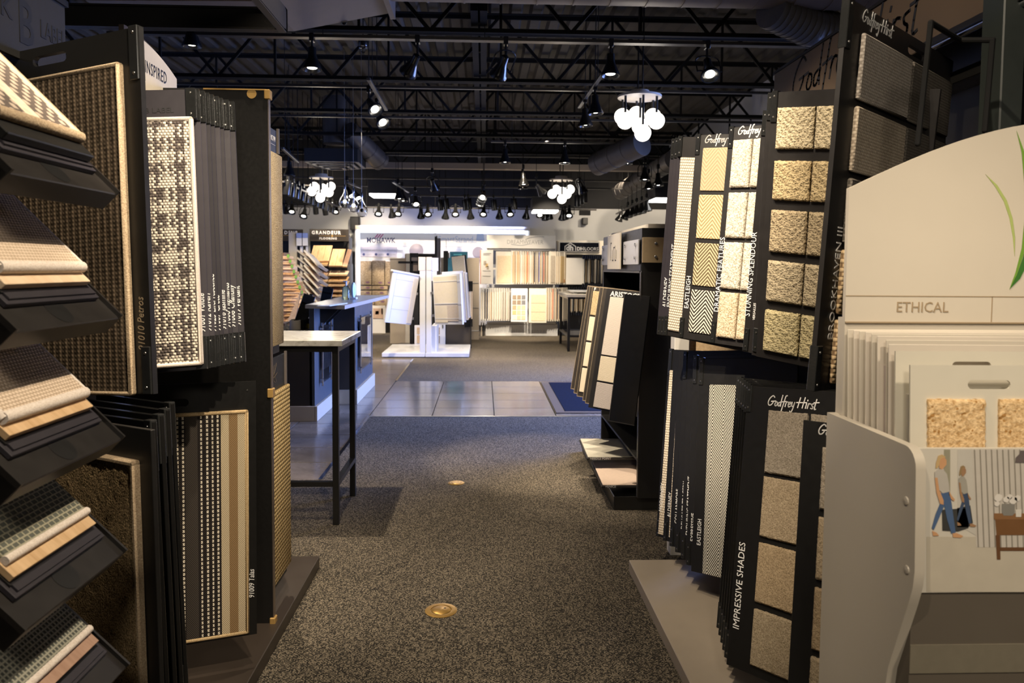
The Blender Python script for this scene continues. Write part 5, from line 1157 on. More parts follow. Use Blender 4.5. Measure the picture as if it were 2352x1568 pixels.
Ml = Matrix(((0, 0, -1, X0-.0342), (-1, 0, 0, 5.32), (0, 1, 0, zp0+.02), (0, 0, 0, 1)))
for x, y0, y1 in ((.03, -.0, .12), (.10, 0, .075), (.15, 0, .09), (.21, 0, .10), (.26, .01, .07)): em.box(x, x+.008, y0, y1, 0, .0008, M=Ml)
for x, y in ((.03, .12), (.10, .0), (.15, .088), (.21, .0)): em.box(x, x+.045, y-.004, y+.004, 0, .0008, M=Ml)
link('emblem_print', em.mesh('emblem_print', M_ink), hp2, T(*(-ar.matrix_basis.translation)))
for y in (4.50, 4.83, 5.72):
    for z in (zp0+.03, zp1-.04): part('standoff', MB().cyl((X0-.026, y, z), (X0, y, z), .010, 10), M_chrome, ar, True)
lean = [((1350, 656), (1311, 892), 5.42), ((1355, 657), (1318, 902), 5.35), ((1361, 658), (1325, 909), 5.26), ((1378, 659), (1338, 919), 5.08), ((1386, 660), (1344, 925), 4.96)]
for k, (a, b, Y) in enumerate(lean):
    O = at(*a, Y=Y); B = at(*b, Y=Y-.06); M = frameV(O, (.86, -.5, 0), O-B); h = (O-B).length
    r = board('leaning brown edged board on the middle right rack, %s from the back' % ORD[k], M, .34, h, .008, plain('brown_black_board_%d' % k, (.035, .028, .022), .45, 0, .15, 20), group='leaning boards on the middle right rack')
    link('worn_edge', MB().box(0, .34, -.004, .003, -.009, .001).box(-.001, .002, -h, 0, -.009, .001).box(0, .34, -h-.002, -h+.003, -.009, .001).mesh('worn_edge', plain('worn_paper_edge', (.26, .20, .13), .8, 0, .3, 60)), r)
    if k == 2:
        x0, y0 = onp(M, 1366, 676)
        for q in range(4): swatch(r, .012, .20, -.03-q*(h-.05)/4, -.03-(q+1)*(h-.05)/4+.012, C_cord1 if q == 0 else C_pale, .006)
        lettering('F', .03, r, T(.014, -.026, .0008), M_print, bold=.0008)
O = at(1394, 662, Y=4.80); B = at(1351, 935, Y=4.72); M = frameV(O, (.84, -.54, 0), O-B); h = (O-B).length
r = board('leaning board with three pale blush and ivory samples on the middle right rack', M, .34, h, .010, M_board, group='leaning boards on the middle right rack')
for a, b, m in (((1399, 681), (1422, 820), C_pink), ((1376, 816), (1411, 880), C_pale), ((1367, 876), (1400, 941), C_lilac)):
    _, y0 = onp(M, *a); _, y1 = onp(M, *b); swatch(r, .034, .25, y0, y1, m, .007, rnd=.002)
x, y = onp(M, 1401, 680); lettering('ARISTOCRAT', .046, r, T(.030, y+.002, .0008), M_print, bold=.0008, sx=.95)
O = at(1435, 675, Y=4.46); B = at(1399, 966, Y=4.40); R = at(1473, 680, Y=4.40); M = frameV(O, R-O, O-B)
r = board('black back of the nearest leaning board on the middle right rack', M, .16, (O-B).length, .012, M_gloss, group='leaning boards on the middle right rack'); link('edge_rim', MB().box(-.003, .003, -(O-B).length, 0, -.013, .002, c=.001).box(0, .16, -(O-B).length-.002, -(O-B).length+.003, -.013, .002).mesh('edge_rim', M_trackm), r)
for lab, a, b, c2, Z, m, s in (('upper pale grey sample board on the foot of the middle right rack', (1328, 1009), (1348, 1052), (1468, 1009), .245, plain('pale_stone_loop', (.40, .375, .31), .9, 0, .08, 90), 'NEEDLE POINT'), ('lower blush sample board on the foot of the middle right rack', (1352, 1059), (1382, 1116), (1468, 1059), .150, plain('blush_loop', (.58, .45, .36), .9, 0, .06, 90), 'VENICE')):
    A = at(*a, Z=Z+.03); B = at(*b, Z=Z); M = frame(B, (1, 0, 0), A-B); L = (A-B).length; r = thing('sample_board', lab, 'sample board', M, 'sample boards on the foot of the middle right rack')
    link('backing_board', MB().box(0, .34, 0, L, -.012, 0, c=.001).mesh('backing_board', M_board), r); link('carpet_sample', MB().box(.008, .34, .008, L, 0, .007, c=.003).mesh('carpet_sample', m), r)
    lettering(s, .020, r, T(.02, -.001, -.009) @ Matrix.Rotation(PI/2, 4, 'X'), M_print); link('tray_bracket', MB().box(.05, .30, L*.3, L*.36, -.03, -.012).mesh('tray_bracket', M_blackmetal), r)

# ---------------------------------------------------------------- white swing display in the middle
def wbox(px0, py0, px1, py1, Y, d, mb=None, c=.0):
    """box whose front face spans two pixels at depth Y and reaches back by d"""
    a, b = at(px0, py0, Y=Y), at(px1, py1, Y=Y); mb = mb or MB(); return mb.box(min(a.x, b.x), max(a.x, b.x), Y, Y+d, min(a.z, b.z), max(a.z, b.z), c=c)
Yw = 12.1
sd = thing('swing_panel_display', 'white double sided display with two big tilted panels and flat base plates', 'display stand', (-.93, 12.7, 0))
part('base_plate', MB().box(-1.62, -.935, Yw, 13.5, .012, .075, c=.004), M_cool, sd); part('base_plate', MB().box(-.925, -.225, Yw, 13.5, .012, .075, c=.004), M_cool, sd)
part('base_black_foot', MB().box(-1.60, -.25, Yw+.02, 13.48, 0, .012), M_black, sd)  # thin black foot set in under the base plates
zt = at(975, 622, Y=Yw).z
part('post', wbox(964, 818, 977.0, 592, Yw+.01, .10, c=.003), M_cool, sd); part('post', wbox(978.6, 818, 991, 592, Yw+.01, .10, c=.003), M_cool, sd)
part('post_head', wbox(961, 621, 976.5, 590, Yw+.0, .13, c=.003), M_cream, sd); part('post_head', wbox(979, 621, 991, 590, Yw, .13, c=.003), M_cream, sd)
part('hinge_block', wbox(991, 622, 1006, 592, Yw+.05, .12, wbox(991, 645, 1003, 622, Yw+.06, .08)), M_cool, sd)
part('foot_bracket', wbox(991, 818, 1003, 748, Yw+.2, .6, c=.003), M_cool, sd)
def tilt_panel(label, TLp, TRp, BLp, YL, YR, name='swing_display', th=.03, mat=None):
    O, R, B = at(*TLp, Y=YL), at(*TRp, Y=YR), at(*BLp, Y=YL-.02); M = frameV(O, R-O, O-B); w_, h_ = (R-O).length, (O-B).length
    r = thing(name, label, 'display panel', M); link('panel_sheet', MB().box(0, w_, -h_, 0, -th, 0, c=.004).mesh('panel_sheet', mat or M_cool), r); return r, M, w_, h_
gr_ = plain('grey_groove', (.30, .30, .31), .6)
r, M, w_, h_ = tilt_panel('big pale tilted panel left of the twin white posts', (904, 624), (964, 629), (884, 740), 11.6, 12.05)
gb = MB()
for y in (.13, .46, .72): gb.box(.085, w_*.80, -h_*y-.004, -h_*y, 0, .0015)
gb.box(.081, .085, -h_+.03, -.02, 0, .0015); link('panel_groove', gb.mesh('panel_groove', gr_), r); link('cream_fabric', MB().box(w_*.80, w_*.985, -h_+.02, -.04, 0, .012, c=.003).mesh('cream_fabric', M_cream), r); link('top_rail', MB().box(-.02, w_, 0, .03, -.05, .012, c=.003).mesh('top_rail', M_cool), r)
link('hinge_arm', MB().box(w_-.03, w_+.06, -.30, -.26, -.06, -.02).box(w_-.03, w_+.06, -.70, -.66, -.06, -.02).mesh('hinge_arm', M_steel), r)
r, M, w_, h_ = tilt_panel('big cream tilted panel right of the twin white posts', (993, 632), (1056, 623), (999, 745), 12.0, 11.5)
link('fabric_front', MB().box(.03, w_*.88, -h_*.60, -.03, 0, .010, c=.002).box(.03, w_*.5, -h_+.03, -h_*.615, 0, .010, c=.002).mesh('fabric_front', plain('cream_drapery', (.66, .59, .46), .85, 0, .04, 30)), r)
link('ribbed_swatch', MB().box(w_*.5, w_*.88, -h_+.05, -h_*.615, 0, .012, c=.002).mesh('ribbed_swatch', plain('beige_ribbed', (.50, .43, .36), .85, 0, .1, 40)), r)
link('hinge_arm', MB().box(-.10, .03, -.30, -.26, -.06, -.02).box(-.10, .03, -.66, -.62, -.06, -.02).mesh('hinge_arm', M_steel), r)
lb = MB()
for y in (.14, .58, .88): lb.box(.03, w_, -h_*y-.004, -h_*y+.004, .012, .016)
link('rail', lb.mesh('rail', M_cool), r)
for k in range(3):
    O = at(1057+5*k, 622+2*k, Y=11.75+.12*k); B = at(1065+5*k, 740-5*k, Y=11.75+.12*k); M = frameV(O, (1, -.25, 0), O-B)
    r = thing('swing_display', 'white panel edge stacked behind the big cream tilted panel, %s from the front' % ORD[k], 'display panel', M @ T(-.3, 0, 0), 'panels behind the cream tilted panel'); link('panel_sheet', MB().box(0, .335, -(O-B).length, 0, -.02, 0, c=.003).mesh('panel_sheet', M_cool if k != 1 else M_cream), r); link('edge_strip', MB().box(.331, .337, -(O-B).length+.02, -.02, -.018, .002).mesh('edge_strip', gr_), r)
# boards and racks behind it
def simple(name, label, cat, px0, py0, px1, py1, Y, d, mat, extra=(), group=None, c=.004):
    a, b = at(px0, py0, Y=Y), at(px1, py1, Y=Y); r = thing(name, label, cat, ((a.x+b.x)/2, Y, min(a.z, b.z)), group); b0_ = wbox(px0, py0, px1, py1, Y, d, c=c)
    if name in ('display_board', 'display_tower', 'display_rack', 'tile_board', 'leaning_post', 'header_card', 'framed_picture', 'low_plinth'): b0_.box(min(a.x, b.x)+(.0 if name != 'header_card' else .3), max(a.x, b.x)-(0 if name != 'header_card' else .35), Y+.001, Y+d-.001, 0, min(a.z, b.z)+.01)
    elif name == 'poster_board' and px0 < 1200: b0_.box(min(a.x, b.x), max(a.x, b.x)+.1, Y+d-.004, Y+d+.02, a.z+.3, a.z+.34).box(max(a.x, b.x)+.06, max(a.x, b.x)+.1, Y+d-.004, 16.4, a.z+.3, a.z+.34)
    part('body_sheet', b0_, mat, r)
    for nm, q, m in extra: part(nm, wbox(*q[:4], Y-.012, .014), m, r)
    return r
def foot_rack(name, label, px, py_top, Y, wd, mat, feet=True):
    a = at(px, py_top, Y=Y); r = thing(name, label, 'display rack', (a.x, Y, 0)); mb = MB().box(a.x-.02, a.x+.02, Y, Y+.04, 0, a.z); mb.box(a.x-wd/2, a.x+wd/2, Y-.25, Y+.3, 0, .03)
    part('stand_frame', mb, mat, r); part('cross_bar', MB().box(a.x-wd/2, a.x+wd/2, Y, Y+.04, a.z-.04, a.z), mat, r); return r
foot_rack('tile_rack', 'black floor rack behind the big pale tilted panel', 946, 600, 13.9, .5, M_blackmetal)
simple('display_board', 'beige board standing behind the big pale tilted panel', 'board', 896, 770, 931, 593, 14.4, .03, plain('greige_board', (.44, .37, .29), .7), (('top_edge', (896, 594, 931, 592.5), M_cream),))
simple('display_board', 'cream framed board right of the beige one behind the white posts', 'board', 931, 770, 942, 582, 14.3, .03, M_cream, (('brown_edge', (930, 625, 931.5, 584), M_oakrose),))
simple('tile_board', 'black framed board with stacked tan tiles behind the white posts', 'board', 941, 626, 961, 581, 14.0, .03, M_black, (('tan_tile', (945, 599, 959, 591), C_far[4]), ('tan_tile', (945, 606.5, 959, 600.5), C_far[4]), ('tan_tile', (945, 622, 959, 608), C_far[6])))
simple('tile_board', 'dark low board reaching over the top of the white posts', 'board', 960, 600, 1000, 583, 14.1, .03, M_black, (('top_edge', (962, 584, 998, 582.5), M_trackm),))
simple('display_tower', 'tall black narrow tower behind the white posts', 'display tower', 998, 770, 1004, 541, 13.8, .14, M_black, (('side_sheet', (1003.5, 640, 1012, 547), plain('grey_side', (.12, .11, .11), .5)), ('finial', (998.5, 543, 1002, 535), M_cool)))
simple('display_board', 'large beige wall board right of the white swing display', 'board', 1012, 766, 1101, 592, 15.2, .04, plain('beige_wallboard', (.46, .385, .30), .75), (('seam', (1040, 650, 1100, 649.3), gr_), ('seam', (1085, 707, 1100, 706.3), gr_), ('skirt_line', (1075, 760, 1100, 758.5), M_cool)))
simple('display_tower', 'black slanted board with a wire tip right of the white posts', 'display tower', 1018, 770, 1029, 576, 13.7, .12, M_black, (('wire_tip', (1024.3, 576, 1025.2, 549), M_steel), ('bevel_edge', (1028, 770, 1032, 580), plain('grey_side2', (.14, .13, .12), .5))))
simple('header_card', 'teal photographic header card right of the white swing display', 'sign', 1033, 594, 1074, 578, 13.6, .02, plain('teal_print', (.05, .22, .26), .4, 0, .25, 9), (('script_print', (1042, 586, 1061, 583), plain('aqua_ink', (.15, .55, .52), .5)),))
O = at(1038, 590, Y=13.2); R = at(1067, 589, Y=13.0); B = at(1045, 660, Y=13.2); M = frameV(O, R-O, O-B); r = thing('sample_board', 'cream tilted sample board under the teal header card', 'sample board', M); link('carpet_sample', MB().box(0, (R-O).length, -.60, 0, 0, .014, c=.004).mesh('carpet_sample', C_far[2]), r); link('backing_board', MB().box(-.015, (R-O).length+.03, -.62, .01, -.012, -.0005).mesh('backing_board', M_black), r)
for k in range(5):
    px = 1068+3.6*k; O = at(px, 648, Y=13.4+.05*k); r = thing('sample_board', 'narrow hanging board with black clipped ends beside the cream panel, %s from the left' % ORD[k], 'sample board', (O.x, O.y, O.z), 'clipped boards beside the cream panel')
    part('backing_board', MB().box(O.x, O.x+.022, O.y, O.y+.3, O.z-.76, O.z), [M_cream, C_far[6], C_far[0], C_far[2], C_far[0]][k], r); part('end_clip', MB().box(O.x-.004, O.x+.026, O.y-.012, O.y+.05, O.z-.16, O.z+.02, c=.003), M_gloss, r); part('end_clip', MB().box(O.x-.004, O.x+.026, O.y-.012, O.y+.05, O.z-.80, O.z-.66, c=.003), M_gloss, r)
simple('display_tower', 'wide black panel standing behind the right white base plate', 'display tower', 1024, 802, 1082, 727, 13.55, .05, M_counterbr, (('edge_line', (1080, 800, 1083, 740), M_black),))
simple('display_rack', 'short white frame with mauve panels behind the right base plate', 'display rack', 1004, 800, 1023, 742, 13.5, .04, M_cool, (('mauve_pane', (1004, 768, 1010, 752), C_far[4]), ('mauve_pane', (1004, 788, 1010, 771), C_far[4]), ('black_slot', (1016, 754, 1018, 746), M_black)))
simple('display_rack', 'short cream frame behind the left white base plate', 'display rack', 952, 792, 964, 747, 13.52, .05, M_white, (('tan_pane', (958, 767, 964, 752), C_far[6]), ('tan_pane', (958, 788, 964, 770), C_far[6])))
for k in range(6):
    px = 898+6.2*k; O = at(px, 742, Y=14.6); r = thing('sample_board', 'dark hanging sample under the big pale panel, %s from the left' % ORD[k], 'sample board', O, 'dark samples under the big pale panel'); part('backing_board', MB().box(O.x, O.x+.03, O.y, O.y+.25, 0, O.z, c=.003), [M_black, M_black, C_far[5], M_black, C_far[4], M_oakrose][k], r); part('end_clip', MB().box(O.x-.004, O.x+.034, O.y-.01, O.y+.03, O.z-.05, O.z+.02), M_gloss, r)

# ---------------------------------------------------------------- white drapery rack on the back wall
def wing(label, px, w_px, y0, y1, Y, mat, card, group, yaw=-.62, wd=.42, pat=None, edge=None):
    O = at(px, y0, Y=Y); B = at(px, y1, Y=Y); h_ = O.z-B.z; M = frame((O.x, Y, O.z), (math.cos(yaw), -math.sin(yaw), 0) if yaw < 0 else (math.cos(yaw), math.sin(yaw), 0), (0, 0, 1))
    r = thing('sample_board', label, 'sample board', M, group); wd = wd if yaw else w_px
    link('backing_board', MB().box(0, wd, -h_, 0, -.012, 0, c=.004).mesh('backing_board', card), r)
    if pat is None: link('carpet_sample', MB().box(.03, wd-.03, -h_+.03, -.09, 0, .010, c=.003).mesh('carpet_sample', mat), r)
    else: pat(r, wd, h_)
    if not yaw or yaw == .12: link('hinge_rod', MB().box(wd-.03, wd-.01, -.08, -.06, -.48, -.01).mesh('hinge_rod', M_steel), r)
    if edge: link('edge_strip', MB().box(-.004, .010, -h_+.05, -.02, -.013, .002).mesh('edge_strip', edge), r)
    return r
dr = thing('carpet_display_rack', 'white two tier wing rack with lettered header against the back wall', 'display rack', (.8, 16.3, 0))
Yd = 16.1
def db(px0, py0, px1, py1, dY, d, c=.004): return wbox(px0, py0, px1, py1, Yd+dY, d, None, c)
b0 = part('base_box', db(1115, 771, 1281, 744, 0, .8), M_cool, dr); h0 = part('header_sign', db(1118, 570, 1277, 541, -.02, .5), M_white, dr)
part('header_soffit', db(1120, 575, 1275, 570.5, .02, .45), gr_, dr); part('side_post', db(1117, 745, 1121, 570, .25, .06), M_cool, dr); part('side_post', db(1272, 745, 1277, 570, .25, .06), M_cool, dr)
part('back_panel', db(1118, 745, 1277, 570, .6, .03), plain('blue_grey_panel', (.34, .36, .40), .6), dr)  # plain blue grey back panel
part('mid_shelf', db(1118, 660, 1277, 654, .0, .55), M_cool, dr); part('low_shelf', db(1118, 745, 1277, 739, .0, .55), M_cool, dr)
q = at(1164, 560, Y=Yd-.0); lettering('DREAMWEAVER', .125, h0, T(q.x-dr.location.x, Yd-.021-dr.location.y, q.z) @ Matrix.Rotation(PI/2, 4, 'X'), plain('pale_grey_ink', (.36, .35, .33), .6), sx=.86)
part_o = link('swoosh_print', strokes_mb([[(0, 0), (.3, .12), (.8, .2), (1.3, .2)], [(-1, -.35), (-.3, -.42), (.3, -.3)]], .3, .012, 0).mesh('swoosh_print', gr_), h0, T(at(1207, 552, Y=Yd).x-dr.location.x, Yd-.021-dr.location.y, at(1207, 550, Y=Yd).z) @ Matrix.Rotation(PI/2, 4, 'X'))
q = at(1136, 763, Y=Yd); lettering('Innovation Reinvented', .115, b0, T(q.x-dr.location.x, Yd-.001-dr.location.y, q.z) @ Matrix.Rotation(PI/2, 4, 'X'), plain('pale_blue_grey_ink', (.50, .52, .55), .6), gap=1.25, sx=1.02)
# upper tier
r = simple('poster_board', 'white poster board with an orange spine left of the white wing rack', 'poster', 1104, 652, 1133, 574, 15.75, .02, M_white, (('orange_spine', (1102.5, 652, 1104.5, 574), plain('orange_card', (.62, .22, .10), .5)), ('grey_leaf', (1111, 607, 1117, 599), C_far[3]), ('olive_leaf', (1115, 613, 1121, 605), C_far[7]), ('grey_leaf', (1118, 618, 1123, 611), C_far[3]), ('text_lines', (1110, 582, 1128, 581), gr_), ('text_lines', (1110, 585, 1125, 584.3), gr_), ('text_lines', (1109, 622, 1127, 621.4), gr_), ('text_lines', (1109, 634, 1127, 633.4), gr_)))
wing('wide beige carpet board, first in the upper tier of the white wing rack', 1139, .36, 577, 653, 15.75, C_far[0], M_cream, 'upper boards of the white wing rack', 0, .36)
cols = [1, 6, 0, 1, 2, 0, 7, 0, 2, 6, 3, 4, 1, 5, 4, 6, 3]
edg = [None, 'o', None, 'o', None, None, None, 'r', None, None, 'n', None, 'b', None, 'r', None, None]
EM = {'o': plain('apricot_edge', (.66, .40, .22), .6), 'r': plain('coral_edge', (.58, .22, .14), .6), 'n': plain('navy_edge', (.03, .035, .06), .6), 'b': plain('blue_edge', (.18, .20, .42), .6)}
for k in range(17):
    px = 1175+5.35*k; wing('narrow board in the upper white wing tier, %s after the wide beige one' % ORD[k], px, .1, 575.5+.12*k, 653, 15.72+.010*k, C_far[cols[k]], M_cream if k % 4 else M_white, 'upper boards of the white wing rack', 1.05, .34, None, EM.get(edg[k]))
wing('taupe carpet board near the right end of the upper white tier', 1262, .1, 577, 653, 15.68, C_far[3], M_cream, 'upper boards of the white wing rack', .62, .26)
for k in range(3): wing('beige board edge ending the upper white tier, %s from the taupe one' % ORD[k], 1277+4.5*k, .1, 578, 653, 15.70+.02*k, C_far[[0, 1, 7][k]], M_cream, 'upper boards of the white wing rack', 1.0, .3)
r = simple('poster_board', 'beige poster with a golden photograph at the right end of the upper white tier', 'poster', 1288, 653, 1298, 577, 15.9, .02, M_cream, (('gold_print', (1289.5, 632, 1296, 596), C_far[7]), ('red_print', (1289, 649, 1297, 641), plain('rust_print', (.35, .14, .06), .6, 0, .2))))
# lower tier
def holes(r, wd, h_):
    link('carpet_sample', MB().box(.02, wd-.03, -h_+.03, -.09, 0, .008).mesh('carpet_sample', C_far[2]), r)
for k in range(13):
    px = 1104+5.4*k; wing('white board edge in the lower tier of the white wing rack, %s from the left' % ORD[k], px, .1, 661, 737, 15.74+.008*k, C_far[[2, 2, 3, 2, 1, 2, 2, 2, 2, 3, 3, 2, 3][k]], M_cool if k < 4 else M_white, 'lower boards of the white wing rack', 1.12, .34, None, EM['n'] if k in (2, 3) else None)
def grid(r, wd, h_):
    for j in range(5):
        for i in range(3):
            m = C_far[[[4, 4, 5], [4, 4, 5], [6, 0, 0], [7, 0, 0], [2, 0, 0]][j][i]]; link('carpet_swatch', MB().box(.03+i*(wd-.06)/3, .03+(i+1)*(wd-.06)/3-.014, -h_*(.20+.152*(j+1))+.018, -h_*(.20+.152*j), 0, .008).mesh('carpet_swatch', m), r)
wing('white board with a grid of small carpet swatches in the lower white tier', 1174, .345, 662, 739, 15.70, None, M_cool, 'lower boards of the white wing rack', 0, .335, grid)
def three(r, wd, h_):
    for j in range(3): link('carpet_sample', MB().box(.05, wd-.02, -.13-(j+1)*(h_-.16)/3+.008, -.13-j*(h_-.16)/3, 0, .010, c=.003).mesh('carpet_sample', C_far[0]), r)
wing('cream board with three stacked beige samples in the lower white tier', 1215, .37, 662, 741, 15.70, None, M_cream, 'lower boards of the white wing rack', 0, .37, three)
for k in range(8): wing('board edge right of the three beige samples, %s in the lower white tier' % ORD[k], 1255+5.2*k, .1, 661, 738, 15.72+.008*k, C_far[[1, 3, 0, 3, 6, 0, 4, 3][k]], M_cream, 'lower boards of the white wing rack', 1.05, .3, None, EM.get([None, None, None, 'r', None, 'n', 'n', None][k]))
for k in range(2): simple('leaning_post', 'slim dark upright leaning beside the lower white tier, %s from the left' % ORD[k], 'post', 1104.5+5*k, 770, 1107+5*k, 741, 16.0, .05, M_black if k else C_far[3], (('cap', (1104+5*k, 742, 1107.5+5*k, 740.5), M_cream),))

# ---------------------------------------------------------------- house emblem rack
dh = thing('carpet_display_rack', 'grey wing rack under a navy house emblem sign at the far right wall', 'display rack', (2.2, 16.5, 0)); Yh = 16.35
def hb(px0, py0, px1, py1, dY, d, c=.004): return wbox(px0, py0, px1, py1, Yh+dY, d, None, c)
part('sign_frame', hb(1283, 578.5, 1378, 555, -.04, .05), M_white, dh); sb = part('sign_board', hb(1286, 576.5, 1375.5, 557.5, -.048, .012, .001), plain('navy_sign', (.008, .009, .014), .85, spec=.1), dh)
part('back_panel', hb(1284, 765, 1392, 579, .5, .04), plain('dark_grey_panel', (.15, .15, .155), .6), dh); part('header_box', hb(1280, 584, 1392, 553, .0, .4), M_cream, dh); part('base_box', hb(1284, 771, 1400, 760, .0, .6), plain('grey_base', (.16, .16, .17), .6), dh)
part('mid_rail', hb(1284, 659, 1400, 656, .0, .06), M_black, dh)
Mh_ = lambda px, py: T(at(px, py, Y=Yh).x-dh.location.x, Yh-.049-dh.location.y, at(px, py, Y=Yh).z) @ Matrix.Rotation(PI/2, 4, 'X')
hs = MB(); zo = at(1310, 576, Y=Yh)
link('house_outline', strokes_mb([[(0, 0), (0, .8)], [(0, .8), (1.0, 1.45)], [(1.0, 1.45), (2.0, .8)], [(2.0, .8), (2.0, 0)]], .115, .016, 0).mesh('house_outline', M_print), sb, Mh_(1297, 575.5))
lettering('dh', .17, sb, Mh_(1299.5, 575), M_print, bold=.006, sx=.95); lettering('DH', .105, sb, Mh_(1324, 575), M_print, bold=.004); lettering('FLOORS', .10, sb, Mh_(1337, 575), M_print, sx=.95)
wing('wide plain cream board in the upper tier under the house emblem', 1300, .38, 592, 653, 15.98, C_far[2], M_cream, 'upper boards under the house emblem', .12, .40, lambda r, wd, h_: link('fabric_face', MB().box(.0, wd, -h_, 0, 0, .012, c=.004).mesh('fabric_face', M_white), r))
for k in range(11):
    r = wing('clipped board edge in the upper emblem tier, %s after the wide cream one' % ORD[k], 1340+4.7*k, .1, 588, 652, 16.0+.006*k, C_far[[2, 1, 2, 6, 5, 3, 5, 3, 5, 3, 5][k]], M_cream if k % 3 == 0 else M_black, 'upper boards under the house emblem', 1.15, .30)
    for z0_, z1_ in ((-.06, .02), (-.66, -.58)): link('end_clip', MB().box(-.006, .05, z0_, z1_, -.02, .012, c=.003).mesh('end_clip', M_gloss), r)
for k in range(20):
    r = wing('clipped board edge in the lower tier under the house emblem, %s from the left' % ORD[k], 1287+5.4*k, .1, 660, 718, 16.02+.005*k, C_far[[3, 5, 0, 6, 1, 5, 0, 6, 1, 0, 6, 0, 5, 1, 6, 0, 1, 3, 6, 0][k]], M_cream if k % 2 else M_black, 'lower boards under the house emblem', 1.15, .30)
    for z0_, z1_ in ((-.05, .02), (-.60, -.53)): link('end_clip', MB().box(-.006, .05, z0_, z1_, -.02, .012, c=.003).mesh('end_clip', M_gloss), r)

# ---------------------------------------------------------------- lit display wall
lw = thing('lit_wall_display', 'white wall display with a glowing light frame and lettered header', 'wall display', (-.9, 17.2, 0)); Ym = 17.05
def lb_(px0, py0, px1, py1, dY, d, c=.0): return wbox(px0, py0, px1, py1, Ym+dY, d, None, c)
pw = part('wall_panel', lb_(822, 745, 1213, 530, .15, .05), plain('printed_white_wall', (.80, .79, .80), .5, 0, .02, 3), lw)
part('frame_cap', lb_(816, 526, 1217, 521, -.18, .5), M_cream, lw); part('frame_side', lb_(816, 690, 820, 526, -.1, .4), M_cool, lw); part('frame_side', lb_(1213, 560, 1217, 526, -.1, .4), M_cool, lw)
part('light_strip', lb_(820, 534, 1213, 527, -.14, .02), M_led, lw, label='glowing horizontal light strip'); part('light_strip', lb_(820, 684, 826.5, 527, -.14, .02), M_led, lw, label='glowing vertical light strip'); part('light_strip', lb_(1208, 541, 1213, 527, -.14, .02), M_led, lw)
Mw = lambda px, py, e=.002: T(at(px, py, Y=Ym+.15).x-lw.location.x, Ym+.15-e-lw.location.y, at(px, py, Y=Ym+.15).z) @ Matrix.Rotation(PI/2, 4, 'X')
navy = plain('navy_ink', (.035, .045, .15), .5); mag = plain('magenta_ink', (.42, .05, .22), .5); pbl = plain('pale_blue_ink', (.42, .50, .68), .5)
lettering('MOHAWK', .165, pw, Mw(842, 557), navy, sx=.83, bold=.003)
link('slash_mark', strokes_mb([[(0, 0), (.45, .6)], [(.5, 0), (.95, .6)], [(1.0, 0), (1.45, .6)]], .115, .024, .1).mesh('slash_mark', mag), pw, Mw(862, 545))
lettering('SmartStrand', .19, pw, Mw(1006, 555), pbl, sx=.84); lettering('FOREVER CLEAN', .062, pw, Mw(1047, 557.5), pbl, sx=1.0, bold=.002)
link('ribbon_emblem', MB().lathe([(.001, 0), (.085, 0), (.085, .004)], 20, (.09, .13, 0)).box(0, .18, .02, .10, 0, .006).mesh('ribbon_emblem', pbl), pw, Mw(1094, 556))
rl = MB(); o_ = lw.location
for z in (564.5, 593, 595.5):
    a, b = at(826, z, Y=Ym+.15), at(1205, z, Y=Ym+.15); rl.box(a.x, b.x, Ym+.146, Ym+.15, a.z-.006, a.z)
part('panel_rail', rl, gr_, lw); pn = part('text_card', lb_(828, 589, 912, 567, .13, .015), plain('pale_lilac_card', (.50, .47, .53), .5), lw)
lettering('Comfort and Style from Room to Room', .058, pn, Mw(833, 576, .024), gr_, sx=.95)
for px in (836, 864, 891): link('round_icon', MB().lathe([(.0001, .004), (.028, .004), (.03, 0)], 14).mesh('round_icon', navy), pn, Mw(px, 584, .024)); lettering('quality', .05, pn, Mw(px+5, 585.5, .024), gr_)
part('round_print', MB().lathe([(.0001, .003), (.16, .002)], 24, M=T(at(955, 575, Y=Ym).x, Ym+.149, at(955, 575, Y=Ym).z) @ Matrix.Rotation(PI/2, 4, 'X')).lathe([(.0001, .003), (.13, .002)], 24, M=T(at(1098, 580, Y=Ym).x, Ym+.149, at(1098, 580, Y=Ym).z) @ Matrix.Rotation(PI/2, 4, 'X')), plain('mauve_print', (.36, .31, .34), .6, 0, .1, 6), lw)
area((-.9, 16.82, 2.36), (-.9, 17.4, 2.75), 3.6, .1, 11, (.42, .50, 1.0)); area((-.9, 16.85, 2.28), (-.9, 17.1, 1.2), 3.6, .08, 30, (.62, .68, 1.0))
hn = [(827, 599, 854, 654), (855, 598, 884, 655), (885, 600, 897, 655), (827, 656, 854, 665), (855, 656, 891, 665), (827, 667, 854, 678), (855, 667, 889, 678), (827, 683, 860, 700), (861, 683, 888, 702)]
lab_ = plain('plum_label', (.20, .10, .17), .5); ct_ = pile('caramel_plush', (.24, .17, .10), (.50, .39, .27), 60, .004, None, .4)
for k, (x0, y0, x1, y1) in enumerate(hn):
    a, b = at(x0, y0, Y=Ym), at(x1, y1, Y=Ym); r = thing('carpet_sample', 'caramel carpet sample with plum label under the lit frame, %s counting row by row' % ORD[k], 'carpet sample', ((a.x+b.x)/2, Ym, b.z), 'carpet samples under the lit frame')
    part('carpet_face', MB().box(a.x, b.x, Ym-.06+.02*(k > 2), Ym+.14, b.z, a.z, c=.012), ct_, r, True); yl = y1-6 if k < 3 else (y0+y1)/2; xm = (x0+x1)/2+4
    part('paper_label', MB().lathe([(.0001, .004), (.034, .004), (.035, 0)], 16, M=T(at(xm, yl, Y=Ym-.06).x, Ym-.061+.02*(k > 2), at(xm, yl, Y=Ym-.06).z) @ Matrix.Rotation(PI/2, 4, 'X') @ Matrix.Diagonal((1.3, .6, 1, 1))), lab_, r)
